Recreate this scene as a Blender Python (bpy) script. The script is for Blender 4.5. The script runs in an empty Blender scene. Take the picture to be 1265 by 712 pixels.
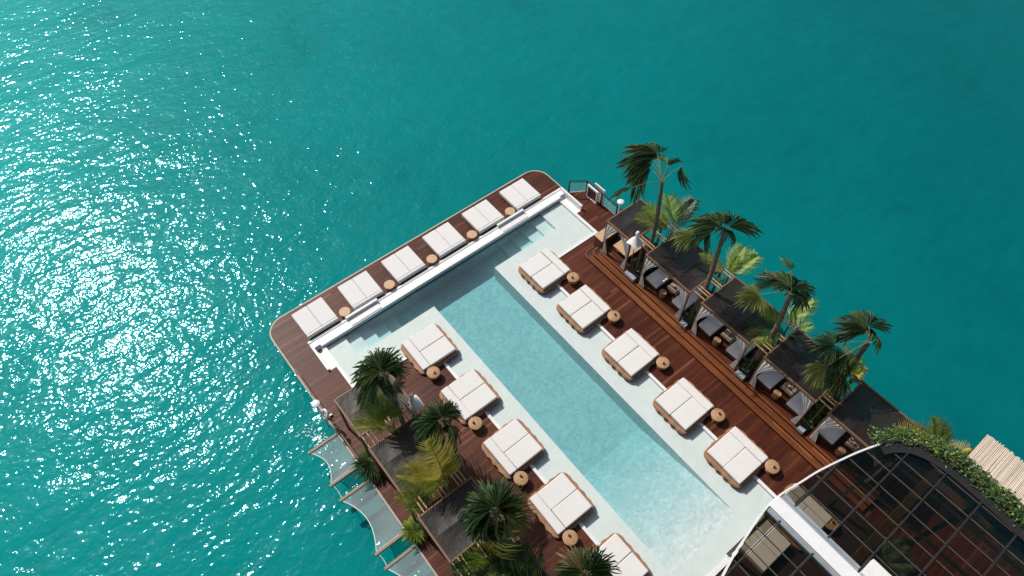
import bpy, bmesh, math, random
from mathutils import Vector, Matrix
random.seed(7)
rnd = random.uniform
S = bpy.context.scene
C = S.collection
PI = math.pi

# ------------------------------------------------------------------ camera
HC = 30.0
TILT, YAW, FPX = math.radians(34.74676), math.radians(51.20911), 843.0
_ct, _st, _cy, _sy = math.cos(TILT), math.sin(TILT), math.cos(YAW), math.sin(YAW)
CR = Vector((_cy, _sy, 0))
CF = Vector((-_sy * _st, _cy * _st, -_ct))
CD = CF.cross(CR)                                    # image-down
cam_d = bpy.data.cameras.new('camera'); cam = bpy.data.objects.new('camera', cam_d); C.objects.link(cam)
cam_d.sensor_width = 36.0; cam_d.lens = 36.0 * FPX / 1265.0
cam_d.clip_start = 0.5; cam_d.clip_end = 9000
m = Matrix.Identity(4)
for i in range(3):
    m[i][0], m[i][1], m[i][2] = CR[i], -CD[i], -CF[i]
m[2][3] = HC
cam.matrix_world = m
S.camera = cam

def W(px, py, z=0.0):
    """point at height z that the photograph's pixel looks at"""
    d = CR * ((px - 632.5) / FPX) + CD * ((py - 356.0) / FPX) + CF
    t = (HC - z) / -d.z
    return Vector((d.x * t, d.y * t, z))

# ------------------------------------------------------------------ sky, sun, exposure
sun_dir = Vector((-0.667, -0.105, 0.738)).normalized()
elev = math.asin(sun_dir.z)
wd = bpy.data.worlds.new('World'); S.world = wd; wd.use_nodes = True
nt = wd.node_tree
bg = nt.nodes['Background']
sky = nt.nodes.new('ShaderNodeTexSky'); sky.sky_type = 'NISHITA'; sky.sun_disc = False
sky.sun_elevation = elev
sky.sun_rotation = math.atan2(sun_dir.x, sun_dir.y)
sky.altitude = 10; sky.air_density = 1.0; sky.dust_density = 3.0; sky.ozone_density = 0.6
desat = nt.nodes.new('ShaderNodeHueSaturation'); desat.inputs['Saturation'].default_value = 0.85   # sky desaturated to take blue out of the shadow fill
nt.links.new(sky.outputs[0], desat.inputs['Color']); nt.links.new(desat.outputs[0], bg.inputs[0]); bg.inputs[1].default_value = 0.09
sl = bpy.data.lights.new('sun', 'SUN'); sl.energy = 3.8; sl.angle = math.radians(0.53); sl.color = (1.0, 0.955, 0.89)
so = bpy.data.objects.new('sun', sl); C.objects.link(so)
so.rotation_euler = (-sun_dir).to_track_quat('-Z', 'Y').to_euler(); so.location = (-30, -5, 40)
vs = S.view_settings
vs.view_transform = 'Standard'; vs.look = 'None'; vs.gamma = 1.0; vs.exposure = 0.0; vs.use_curve_mapping = False
S.cycles.use_denoising = True
S.cycles.max_bounces = 10; S.cycles.transparent_max_bounces = 24
S.cycles.sample_clamp_indirect = 4.0
S.cycles.caustics_reflective = False; S.cycles.caustics_refractive = False

# ------------------------------------------------------------------ materials
def mat(name):
    mt = bpy.data.materials.new(name); mt.use_nodes = True
    return mt, mt.node_tree, mt.node_tree.nodes['Principled BSDF']

def nd(t, kind, **kw):
    n = t.nodes.new(kind)
    for k, v in kw.items():
        if k in n.inputs: n.inputs[k].default_value = v
        else: setattr(n, k, v)
    return n

def coords(t, scale=(1, 1, 1), rot=(0, 0, 0), kind='Object'):
    tc = nd(t, 'ShaderNodeTexCoord'); mp = nd(t, 'ShaderNodeMapping')
    mp.inputs['Scale'].default_value = scale; mp.inputs['Rotation'].default_value = rot
    t.links.new(tc.outputs[kind], mp.inputs['Vector'])
    return mp.outputs['Vector']

def ramp(t, src, stops):
    r = nd(t, 'ShaderNodeValToRGB')
    el = r.color_ramp.elements
    while len(el) > 1: el.remove(el[-1])
    el[0].position = stops[0][0]; el[0].color = (*stops[0][1], 1)
    for p, c in stops[1:]:
        e = el.new(p); e.color = (*c, 1)
    t.links.new(src, r.inputs['Fac'])
    return r.outputs['Color']

def mixc(t, fac, a, b, blend='MIX'):
    n = nd(t, 'ShaderNodeMix', data_type='RGBA', blend_type=blend)
    for sock, v in ((0, fac), (6, a), (7, b)):
        if hasattr(v, 'is_linked') or isinstance(v, bpy.types.NodeSocket): t.links.new(v, n.inputs[sock])
        elif sock == 0: n.inputs[0].default_value = v
        else: n.inputs[sock].default_value = (*v, 1)
    return n.outputs[2]

def simple(name, col, rough=0.6, var=0.15, scale=6.0, stretch=(1, 1, 1), bump=0.0, bscale=40.0, metal=0.0, island=0.0, sheen=0.0, spec=0.5):
    mt, t, b = mat(name)
    v = coords(t, stretch, kind='Object')
    n = nd(t, 'ShaderNodeTexNoise', Scale=scale, Detail=4.0, Roughness=0.6)
    t.links.new(v, n.inputs['Vector'])
    lo = tuple(c * (1 - var) for c in col); hi = tuple(min(1, c * (1 + var)) for c in col)
    c = ramp(t, n.outputs['Fac'], [(0.3, lo), (0.7, hi)])
    if island:
        g = nd(t, 'ShaderNodeNewGeometry')
        mul = nd(t, 'ShaderNodeMapRange'); mul.inputs[3].default_value = 1 - island; mul.inputs[4].default_value = 1 + island
        t.links.new(g.outputs['Random Per Island'], mul.inputs[0])
        hs = nd(t, 'ShaderNodeHueSaturation'); t.links.new(mul.outputs[0], hs.inputs['Value']); t.links.new(c, hs.inputs['Color'])
        c = hs.outputs[0]
    t.links.new(c, b.inputs['Base Color'])
    b.inputs['Roughness'].default_value = rough; b.inputs['Metallic'].default_value = metal
    b.inputs['Specular IOR Level'].default_value = spec
    if sheen: b.inputs['Sheen Weight'].default_value = sheen
    if bump:
        n2 = nd(t, 'ShaderNodeTexNoise', Scale=bscale, Detail=3.0)
        t.links.new(v, n2.inputs['Vector'])
        bp = nd(t, 'ShaderNodeBump', Strength=bump, Distance=0.01)
        t.links.new(n2.outputs['Fac'], bp.inputs['Height']); t.links.new(bp.outputs[0], b.inputs['Normal'])
    return mt

M = {}
M['cream'] = simple('cushion_fabric', (0.68, 0.667, 0.648), 0.9, 0.025, 3.0, bump=0.14, bscale=5.0, sheen=0.1)
M['white'] = simple('white_paint', (0.73, 0.73, 0.72), 0.45, 0.05, 2.5)
M['plaster'] = simple('white_pool_plaster', (0.83, 0.835, 0.815), 0.6, 0.04, 1.2, bump=0.1)
M['grey'] = simple('grey_zinc', (0.36, 0.40, 0.43), 0.4, 0.12, 3.0, metal=0.3)
M['black'] = simple('black_rubber', (0.012, 0.012, 0.014), 0.6, 0.2)
M['iron'] = simple('dark_iron', (0.022, 0.022, 0.024), 0.45, 0.2)
M['rattan'] = simple('rattan', (0.31, 0.155, 0.075), 0.6, 0.28, 4.0, (1, 1, 14), bump=0.6, bscale=14)
M['rattan_pale'] = simple('pale_rattan', (0.44, 0.27, 0.145), 0.6, 0.2, 9.0, bump=0.5, bscale=30)
M['pale_wood'] = simple('pale_wood', (0.52, 0.33, 0.19), 0.55, 0.16, 3.0, (8, 1, 1))
M['dark_wood'] = simple('dark_wood', (0.085, 0.045, 0.025), 0.5, 0.25, 4.0, (1, 8, 8))
M['beam'] = simple('beam_timber', (0.16, 0.085, 0.042), 0.55, 0.3, 3.0, (6, 6, 1), bump=0.2)
M['beam_grey'] = simple('weathered_timber', (0.27, 0.20, 0.14), 0.65, 0.3, 3.0, (6, 1, 6), bump=0.3)
M['bar'] = simple('light_timber', (0.47, 0.30, 0.155), 0.55, 0.2, 3.0, (1, 6, 6))
M['bark'] = simple('palm_bark', (0.17, 0.125, 0.085), 0.85, 0.35, 3.0, (1, 1, 7), bump=0.8, bscale=12)
M['blue_cushion'] = simple('cabana_cushion', (0.84, 0.83, 0.81), 0.9, 0.05, 3.0, bump=0.3, bscale=5)
M['curtain'] = simple('curtain_linen', (0.60, 0.575, 0.54), 0.85, 0.08, 3.0, (6, 6, 1))
M['soil'] = simple('soil', (0.035, 0.024, 0.016), 0.95, 0.3, 8)
M['bamboo'] = simple('bamboo_cane', (0.66, 0.535, 0.42), 0.5, 0.10, 1.2, (3, 0.6, 1), island=0.10)
M['rope'] = simple('white_rope', (0.70, 0.70, 0.68), 0.8, 0.1)
M['darkhull'] = simple('hull_side', (0.05, 0.045, 0.04), 0.7, 0.2, 2)
M['fascia'] = simple('fascia_trim', (0.42, 0.36, 0.31), 0.6, 0.15, 2)
M['floor'] = simple('dark_floor', (0.028, 0.014, 0.011), 0.5, 0.3, 2.0, (8, 1, 1))
M['glazing'] = simple('glazing_timber', (0.075, 0.058, 0.042), 0.6, 0.25, 3.0, (1, 6, 6))
M['foam'] = simple('sea_foam', (0.80, 0.84, 0.84), 0.8, 0.05)

def wood_deck(name, cols, along='y'):
    mt, t, b = mat(name)
    g = nd(t, 'ShaderNodeNewGeometry')
    st = (1, 1, 1)
    v = coords(t, (14, 0.7, 1) if along == 'y' else (0.7, 14, 1))
    n = nd(t, 'ShaderNodeTexNoise', Scale=1.0, Detail=5.0, Roughness=0.65, Distortion=0.3)
    t.links.new(v, n.inputs['Vector'])
    base = ramp(t, g.outputs['Random Per Island'], cols)
    v2 = coords(t, (1, 1, 1))
    n2 = nd(t, 'ShaderNodeTexNoise', Scale=0.35, Detail=3.0)
    t.links.new(v2, n2.inputs['Vector'])
    grain = ramp(t, n.outputs['Fac'], [(0.25, (0.62, 0.62, 0.62)), (0.75, (1.25, 1.2, 1.15))])
    c = mixc(t, 1.0, base, grain, 'MULTIPLY')
    big = ramp(t, n2.outputs['Fac'], [(0.3, (0.68, 0.68, 0.70)), (0.7, (1.2, 1.18, 1.15))])
    c = mixc(t, 1.0, c, big, 'MULTIPLY')
    t.links.new(c, b.inputs['Base Color'])
    b.inputs['Roughness'].default_value = 0.45; b.inputs['Specular IOR Level'].default_value = 0.26
    bp = nd(t, 'ShaderNodeBump', Strength=0.25, Distance=0.006)
    t.links.new(n.outputs['Fac'], bp.inputs['Height']); t.links.new(bp.outputs[0], b.inputs['Normal'])
    return mt
M['deck'] = wood_deck('deck_boards', [(0.0, (0.064, 0.0165, 0.0075)), (0.35, (0.082, 0.021, 0.0095)), (0.7, (0.10, 0.0275, 0.012)), (0.93, (0.122, 0.038, 0.017)), (1.0, (0.185, 0.07, 0.034))])
M['step'] = wood_deck('step_boards', [(0.0, (0.13, 0.040, 0.014)), (0.5, (0.18, 0.060, 0.022)), (1.0, (0.25, 0.09, 0.035))], 'x')

def cloth_roof():
    mt, t, b = mat('shade_cloth')
    v = coords(t, (1, 1, 1))
    n = nd(t, 'ShaderNodeTexNoise', Scale=1.6, Detail=5.0, Roughness=0.65)
    t.links.new(v, n.inputs['Vector'])
    c = ramp(t, n.outputs['Fac'], [(0.3, (0.009, 0.006, 0.005)), (0.6, (0.020, 0.0135, 0.0105)), (0.8, (0.040, 0.029, 0.024))])
    t.links.new(c, b.inputs['Base Color']); b.inputs['Roughness'].default_value = 0.48; b.inputs['Specular IOR Level'].default_value = 0.40
    n2 = nd(t, 'ShaderNodeTexNoise', Scale=2.2, Detail=3.0)
    t.links.new(v, n2.inputs['Vector'])
    bp = nd(t, 'ShaderNodeBump', Strength=0.5, Distance=0.06)
    t.links.new(n2.outputs['Fac'], bp.inputs['Height']); t.links.new(bp.outputs[0], b.inputs['Normal'])
    tr = nd(t, 'ShaderNodeBsdfTransparent'); tr.inputs[0].default_value = (.75, .62, .52, 1); mx = nd(t, 'ShaderNodeMixShader'); mx.inputs[0].default_value = 0.94
    t.links.new(tr.outputs[0], mx.inputs[1]); t.links.new(b.outputs[0], mx.inputs[2]); t.links.new(mx.outputs[0], t.nodes['Material Output'].inputs['Surface'])
    return mt
M['cloth'] = cloth_roof()

def leafmat(name, a, bcol, tip=None):
    mt, t, b = mat(name)
    v = coords(t, (1, 1, 1))
    oi = nd(t, 'ShaderNodeObjectInfo')
    g = nd(t, 'ShaderNodeNewGeometry')
    c = mixc(t, g.outputs['Random Per Island'], a, bcol)
    hs = nd(t, 'ShaderNodeHueSaturation')
    mr = nd(t, 'ShaderNodeMapRange'); mr.inputs[3].default_value = 0.75; mr.inputs[4].default_value = 1.3
    t.links.new(oi.outputs['Random'], mr.inputs[0]); t.links.new(mr.outputs[0], hs.inputs['Value']); t.links.new(c, hs.inputs['Color'])
    t.links.new(hs.outputs[0], b.inputs['Base Color'])
    b.inputs['Roughness'].default_value = 0.52
    tr = nd(t, 'ShaderNodeBsdfTranslucent'); t.links.new(hs.outputs[0], tr.inputs['Color'])
    mx = nd(t, 'ShaderNodeMixShader'); mx.inputs[0].default_value = 0.3
    out = t.nodes['Material Output']
    t.links.new(b.outputs[0], mx.inputs[1]); t.links.new(tr.outputs[0], mx.inputs[2]); t.links.new(mx.outputs[0], out.inputs['Surface'])
    return mt
M['fan'] = leafmat('fan_leaf_green', (0.026, 0.064, 0.024), (0.095, 0.142, 0.048))
M['fan_y'] = leafmat('fan_leaf_olive', (0.11, 0.15, 0.035), (0.22, 0.24, 0.07))
M['dry'] = leafmat('fan_leaf_dry', (0.24, 0.17, 0.08), (0.36, 0.27, 0.14))
M['areca'] = leafmat('feather_leaf', (0.15, 0.26, 0.028), (0.33, 0.42, 0.065))
M['areca_y'] = leafmat('feather_leaf_golden', (0.44, 0.38, 0.05), (0.68, 0.56, 0.13))
M['hedge'] = leafmat('hedge_leaf', (0.028, 0.068, 0.02), (0.085, 0.14, 0.035))
M['petiole'] = simple('petiole', (0.16, 0.17, 0.06), 0.5, 0.2)

def sea_mat():
    mt, t, b = mat('sea_water')
    t.nodes.remove(b); out = t.nodes['Material Output']
    v = coords(t, (1, 1, 1))
    big = nd(t, 'ShaderNodeTexNoise', Scale=0.035, Detail=4.0, Roughness=0.55)
    t.links.new(v, big.inputs['Vector'])
    # sun glare and haze painted into the colour: brighter at image left, darker right
    glare_ax = nd(t, 'ShaderNodeVectorMath', operation='DOT_PRODUCT'); glare_ax.inputs[1].default_value = (0.626, 0.779, 0)
    t.links.new(v, glare_ax.inputs[0])
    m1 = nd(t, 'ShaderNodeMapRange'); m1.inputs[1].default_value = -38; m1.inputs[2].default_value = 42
    t.links.new(glare_ax.outputs['Value'], m1.inputs[0])
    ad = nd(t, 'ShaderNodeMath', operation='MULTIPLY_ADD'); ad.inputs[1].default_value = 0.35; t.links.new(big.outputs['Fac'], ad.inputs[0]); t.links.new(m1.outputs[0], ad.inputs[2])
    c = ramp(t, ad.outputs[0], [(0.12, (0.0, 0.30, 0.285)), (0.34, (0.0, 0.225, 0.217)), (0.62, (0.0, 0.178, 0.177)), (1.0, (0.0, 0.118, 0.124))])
    # weed and sand under the water
    wn = nd(t, 'ShaderNodeTexNoise', Scale=0.11, Detail=5.0, Roughness=0.6); t.links.new(v, wn.inputs['Vector'])
    c = mixc(t, 1.0, c, ramp(t, wn.outputs['Fac'], [(0.42, (1.03, 1.03, 1.03)), (0.60, (.97, .97, .97)), (0.72, (.80, .80, .82))]), 'MULTIPLY')
    fv = coords(t, (1, .5, 1), (0, 0, .35)); fn = nd(t, 'ShaderNodeTexNoise', Scale=1.1, Detail=4.0, Roughness=0.65, Distortion=0.6); t.links.new(fv, fn.inputs['Vector'])
    c = mixc(t, 1.0, c, ramp(t, fn.outputs['Fac'], [(0.3, (.92, .92, .92)), (0.7, (1.07, 1.07, 1.07))]), 'MULTIPLY')  # ripple light painted in: fine lighter and darker streaks of base colour
    df = nd(t, 'ShaderNodeBsdfDiffuse'); t.links.new(c, df.inputs['Color'])
    def wave(scale, amp, stretch, rot, detail=2.0):
        vv = coords(t, stretch, (0, 0, rot))
        n = nd(t, 'ShaderNodeTexNoise', Scale=scale, Detail=detail, Roughness=0.5, Distortion=0.5)
        t.links.new(vv, n.inputs['Vector'])
        mm = nd(t, 'ShaderNodeMath', operation='MULTIPLY'); mm.inputs[1].default_value = amp
        t.links.new(n.outputs['Fac'], mm.inputs[0]); return mm.outputs[0]
    hs = [wave(0.2, 0.24, (1, 0.5, 1), 0.25, 1.0), wave(0.6, 0.12, (1, 0.5, 1), 0.15, 1.0), wave(2.0, 0.068, (1, 0.6, 1), 0.1, 0.0), wave(5.0, 0.034, (1, 0.8, 1), -0.2, 0.0)]
    acc = hs[0]
    for h in hs[1:]:
        a = nd(t, 'ShaderNodeMath', operation='ADD'); t.links.new(acc, a.inputs[0]); t.links.new(h, a.inputs[1]); acc = a.outputs[0]
    # gusts: patches of livelier and of calmer water
    gu = nd(t, 'ShaderNodeTexNoise', Scale=0.16, Detail=2.0); t.links.new(v, gu.inputs['Vector'])
    gr = nd(t, 'ShaderNodeMapRange'); gr.inputs[1].default_value = .3; gr.inputs[2].default_value = .7; gr.inputs[3].default_value = .62; gr.inputs[4].default_value = 1.22
    t.links.new(gu.outputs['Fac'], gr.inputs[0])
    bp = nd(t, 'ShaderNodeBump', Strength=1.0, Distance=1.0)
    t.links.new(gr.outputs[0], bp.inputs['Strength'])
    t.links.new(acc, bp.inputs['Height'])
    gl = nd(t, 'ShaderNodeBsdfGlossy', Roughness=0.10); gl.inputs['Color'].default_value = (.48, .92, 1, 1); t.links.new(bp.outputs[0], gl.inputs['Normal'])
    # capillary ripples too small for the relief: a broad, weak lobe
    g2 = nd(t, 'ShaderNodeBsdfGlossy', Roughness=0.42); g2.inputs['Color'].default_value = (.3, .9, .9, 1)
    gm = nd(t, 'ShaderNodeMixShader'); gm.inputs[0].default_value = 0.05
    t.links.new(gl.outputs[0], gm.inputs[1]); t.links.new(g2.outputs[0], gm.inputs[2])
    fr = nd(t, 'ShaderNodeFresnel', IOR=1.33)
    mx = nd(t, 'ShaderNodeMixShader')
    t.links.new(fr.outputs[0], mx.inputs[0]); t.links.new(df.outputs[0], mx.inputs[1]); t.links.new(gm.outputs[0], mx.inputs[2])
    t.links.new(mx.outputs[0], out.inputs['Surface'])
    return mt
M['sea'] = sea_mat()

def pool_water_mat():
    mt, t, b = mat('pool_water')
    t.nodes.remove(b)
    out = t.nodes['Material Output']
    v = coords(t, (1, 1, 1))
    n = nd(t, 'ShaderNodeTexNoise', Scale=3.2, Detail=2.0, Roughness=0.55, Distortion=0.3)
    t.links.new(v, n.inputs['Vector'])
    bp = nd(t, 'ShaderNodeBump', Strength=1.0, Distance=0.015); t.links.new(n.outputs['Fac'], bp.inputs['Height'])
    tr = nd(t, 'ShaderNodeBsdfTransparent'); tr.inputs[0].default_value = (0.97, 0.99, 0.99, 1)
    gl = nd(t, 'ShaderNodeBsdfGlossy', Roughness=0.06); t.links.new(bp.outputs[0], gl.inputs['Normal'])
    fr = nd(t, 'ShaderNodeFresnel', IOR=1.33); t.links.new(bp.outputs[0], fr.inputs['Normal'])
    mx = nd(t, 'ShaderNodeMixShader')
    t.links.new(fr.outputs[0], mx.inputs[0]); t.links.new(tr.outputs[0], mx.inputs[1]); t.links.new(gl.outputs[0], mx.inputs[2])
    # a little turbidity
    dv = nd(t, 'ShaderNodeBsdfDiffuse'); dv.inputs[0].default_value = (.55, .74, .77, 1)
    mt2 = nd(t, 'ShaderNodeMixShader'); mt2.inputs[0].default_value = .04
    t.links.new(mx.outputs[0], mt2.inputs[1]); t.links.new(dv.outputs[0], mt2.inputs[2])
    t.links.new(mt2.outputs[0], out.inputs['Surface'])
    va = nd(t, 'ShaderNodeVolumeAbsorption', Density=0.60); va.inputs[0].default_value = (0.20, 0.73, 0.78, 1)
    t.links.new(va.outputs[0], out.inputs['Volume'])
    return mt
M['pool_water'] = pool_water_mat()

def mosaic_ripple_mat():
    mt, t, b = mat('pool_mosaic_ripple_light')
    v = coords(t, (1, 1, 1))
    vo = nd(t, 'ShaderNodeTexVoronoi', Scale=7.0); t.links.new(v, vo.inputs['Vector'])  # tile mottle, with ripple light from the water painted into it
    c = ramp(t, vo.outputs['Color'], [(0.0, (0.60, 0.63, 0.635)), (0.5, (0.72, 0.735, 0.73)), (1.0, (0.84, 0.84, 0.825))])
    n = nd(t, 'ShaderNodeTexNoise', Scale=0.9, Detail=3.0, Distortion=1.0); t.links.new(v, n.inputs['Vector'])
    c2 = mixc(t, 1.0, c, ramp(t, n.outputs['Fac'], [(0.3, (0.93, 0.94, 0.95)), (0.7, (1.06, 1.05, 1.04))]), 'MULTIPLY')
    t.links.new(c2, b.inputs['Base Color']); b.inputs['Roughness'].default_value = 0.5
    return mt
M['mosaic_ripple_light'] = mosaic_ripple_mat()

def glass_mat():
    mt, t, b = mat('tinted_glass')
    t.nodes.remove(b); out = t.nodes['Material Output']
    tr = nd(t, 'ShaderNodeBsdfTransparent'); tr.inputs[0].default_value = (0.33, 0.295, 0.235, 1)
    gl = nd(t, 'ShaderNodeBsdfGlossy', Roughness=0.10); gl.inputs['Color'].default_value = (.48, .92, 1, 1)
    v = coords(t, (1, 1, 1)); n = nd(t, 'ShaderNodeTexNoise', Scale=0.8, Detail=2.0); t.links.new(v, n.inputs['Vector'])
    bp = nd(t, 'ShaderNodeBump', Strength=0.3, Distance=0.02); t.links.new(n.outputs['Fac'], bp.inputs['Height']); t.links.new(bp.outputs[0], gl.inputs['Normal'])
    fr = nd(t, 'ShaderNodeFresnel', IOR=1.65); mx = nd(t, 'ShaderNodeMixShader')
    t.links.new(fr.outputs[0], mx.inputs[0]); t.links.new(tr.outputs[0], mx.inputs[1]); t.links.new(gl.outputs[0], mx.inputs[2])
    t.links.new(mx.outputs[0], out.inputs['Surface'])
    return mt
M['glass'] = glass_mat()

def net_mat():
    mt, t, b = mat('rope_net')
    b.inputs['Base Color'].default_value = (0.31, 0.36, 0.37, 1); b.inputs['Roughness'].default_value = 0.8
    v = coords(t, (1, 1, 1)); n = nd(t, 'ShaderNodeTexNoise', Scale=1.5, Detail=4.0); t.links.new(v, n.inputs['Vector'])
    mr = nd(t, 'ShaderNodeMapRange'); mr.inputs[3].default_value = 0.42; mr.inputs[4].default_value = 0.58
    t.links.new(n.outputs['Fac'], mr.inputs[0])
    tr = nd(t, 'ShaderNodeBsdfTransparent'); mx = nd(t, 'ShaderNodeMixShader'); out = t.nodes['Material Output']
    t.links.new(mr.outputs[0], mx.inputs[0])
    t.links.new(tr.outputs[0], mx.inputs[1]); t.links.new(b.outputs[0], mx.inputs[2]); t.links.new(mx.outputs[0], out.inputs['Surface'])
    return mt
M['net'] = net_mat()

# ------------------------------------------------------------------ mesh helpers
class MB:
    def __init__(s): s.bm = bmesh.new()
    def quad(s, *p):
        return s.bm.faces.new([s.bm.verts.new(q) for q in p])
    def box(s, x0, x1, y0, y1, z0, z1, r=0.0, seg=2):
        vs_ = [s.bm.verts.new((x, y, z)) for z in (z0, z1) for y in (y0, y1) for x in (x0, x1)]
        fs = [s.bm.faces.new([vs_[i] for i in f]) for f in ((0, 2, 3, 1), (4, 5, 7, 6), (0, 1, 5, 4), (2, 6, 7, 3), (0, 4, 6, 2), (1, 3, 7, 5))]
        if r:
            es = list({e for f in fs for e in f.edges})
            bmesh.ops.bevel(s.bm, geom=es, offset=r, segments=seg, affect='EDGES', profile=0.5)
        return s
    def bar(s, a, b, wd_, h, up=Vector((0, 0, 1))):
        a, b = Vector(a), Vector(b); d = (b - a).normalized()
        sd = d.cross(up)
        if sd.length < 1e-4: sd = d.cross(Vector((1, 0, 0)))
        sd.normalize(); u = sd.cross(d).normalized()
        vs_ = [s.bm.verts.new(p + sd * (wd_ / 2 * i) + u * (h / 2 * j)) for p in (a, b) for j in (-1, 1) for i in (-1, 1)]
        for f in ((0, 2, 3, 1), (4, 5, 7, 6), (0, 1, 5, 4), (2, 6, 7, 3), (0, 4, 6, 2), (1, 3, 7, 5)):
            s.bm.faces.new([vs_[i] for i in f])
        return s
    def tube(s, path, radii, seg=8, cap=True):
        path = [Vector(p) for p in path]
        if not hasattr(radii, '__len__'): radii = [radii] * len(path)
        rings = []
        ref = Vector((0.31, 0.17, 0.93))
        for i, p in enumerate(path):
            d = (path[min(i + 1, len(path) - 1)] - path[max(i - 1, 0)]).normalized()
            x = d.cross(ref)
            if x.length < 1e-3: x = d.cross(Vector((1, 0, 0)))
            x.normalize(); y = d.cross(x)
            rings.append([s.bm.verts.new(p + (x * math.cos(a) + y * math.sin(a)) * radii[i]) for a in [2 * PI * k / seg for k in range(seg)]])
        for r0, r1 in zip(rings, rings[1:]):
            for k in range(seg): s.bm.faces.new((r0[k], r0[(k + 1) % seg], r1[(k + 1) % seg], r1[k]))
        if cap:
            s.bm.faces.new(rings[0][::-1]); s.bm.faces.new(rings[-1])
        return s
    def lathe(s, prof, seg=24, c=(0, 0, 0)):
        rings = []
        for r, z in prof:
            if r < 1e-4: rings.append([s.bm.verts.new((c[0], c[1], c[2] + z))])
            else: rings.append([s.bm.verts.new((c[0] + r * math.cos(2 * PI * k / seg), c[1] + r * math.sin(2 * PI * k / seg), c[2] + z)) for k in range(seg)])
        for a, b in zip(rings, rings[1:]):
            for k in range(seg):
                k2 = (k + 1) % seg
                if len(a) == 1 and len(b) == 1: continue
                if len(a) == 1: s.bm.faces.new((a[0], b[k2], b[k]))
                elif len(b) == 1: s.bm.faces.new((a[k], a[k2], b[0]))
                else: s.bm.faces.new((a[k], a[k2], b[k2], b[k]))
        return s
    def prism(s, pts, z0, z1, top=True, bottom=True):
        lo = [s.bm.verts.new((p[0], p[1], z0)) for p in pts]; hi = [s.bm.verts.new((p[0], p[1], z1)) for p in pts]
        n = len(pts)
        for i in range(n): s.bm.faces.new((lo[i], lo[(i + 1) % n], hi[(i + 1) % n], hi[i]))
        if top: s.bm.faces.new(hi)
        if bottom: s.bm.faces.new(lo[::-1])
        return s
    def strip(s, pa, pb):
        """ribbon between two polylines"""
        a = [s.bm.verts.new(p) for p in pa]; b = [s.bm.verts.new(p) for p in pb]
        for i in range(len(a) - 1): s.bm.faces.new((a[i], a[i + 1], b[i + 1], b[i]))
        return s
    def sweep(s, path, prof):
        """path: list of (x,y,z); prof: list of (offset to the right of travel, dz), closed"""
        path = [Vector(p) for p in path]; rings = []
        for i, p in enumerate(path):
            d = path[min(i + 1, len(path) - 1)] - path[max(i - 1, 0)]
            n = Vector((d.y, -d.x, 0)).normalized()
            rings.append([s.bm.verts.new(p + n * o + Vector((0, 0, dz))) for o, dz in prof])
        k = len(prof)
        for a, b in zip(rings, rings[1:]):
            for j in range(k): s.bm.faces.new((a[j], a[(j + 1) % k], b[(j + 1) % k], b[j]))
        s.bm.faces.new(rings[0][::-1]); s.bm.faces.new(rings[-1])
        return s
    def build(s, name, material, parent=None, smooth=False, solid=True):
        if solid: bmesh.ops.recalc_face_normals(s.bm, faces=s.bm.faces)
        me = bpy.data.meshes.new(name); s.bm.to_mesh(me); s.bm.free()
        me.materials.append(M[material])
        if smooth:
            for p in me.polygons: p.use_smooth = True
            try: me.set_sharp_from_angle(angle=math.radians(40))
            except Exception: pass
        o = bpy.data.objects.new(name, me); C.objects.link(o)
        if parent: o.parent = parent
        return o

def tag(o, label, cat, group=None, kind=None):
    o['label'] = label; o['category'] = cat
    if group: o['group'] = group
    if kind: o['kind'] = kind
    return o
def struct(o, kind='structure', label=None):
    o['kind'] = kind
    if label: o['label'] = label
    return o
def thing(name, label, cat, loc=(0, 0, 0), rz=0.0, group=None):
    o = bpy.data.objects.new(name, None); C.objects.link(o)
    o.empty_display_size = 0.2; o.location = loc; o.rotation_euler = (0, 0, rz)
    return tag(o, label, cat, group)
KIDS = {}
def copy_tree(o, parent=None):
    c = o.copy(); C.objects.link(c)
    if parent: c.parent = parent
    for ch in list(o.children): copy_tree(ch, c)
    return c
ORD = ['first', 'second', 'third', 'fourth', 'fifth', 'sixth', 'seventh']

# ------------------------------------------------------------------ sea
SEA = -1.3
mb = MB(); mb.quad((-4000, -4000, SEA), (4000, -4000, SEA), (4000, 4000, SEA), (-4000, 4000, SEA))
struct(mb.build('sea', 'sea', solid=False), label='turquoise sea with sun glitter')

# ------------------------------------------------------------------ deck outline
X0, X1, Y0, Y1, YB = -22.35, 12.0, 1.50, 19.95, 20.95
RC = 1.0
def y_lo(x):
    if x < X0 + RC:
        d = X0 + RC - x; return Y0 + RC - math.sqrt(max(0, RC * RC - d * d))
    return Y0
def y_hi(x):
    if x < X0 + RC:
        d = X0 + RC - x; return Y1 - RC + math.sqrt(max(0, RC * RC - d * d))
    if x < -19.55: return Y1
    if x < -18.9: return Y1 + (x + 19.55) / 0.65 * (20.90 - Y1)
    return YB
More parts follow.
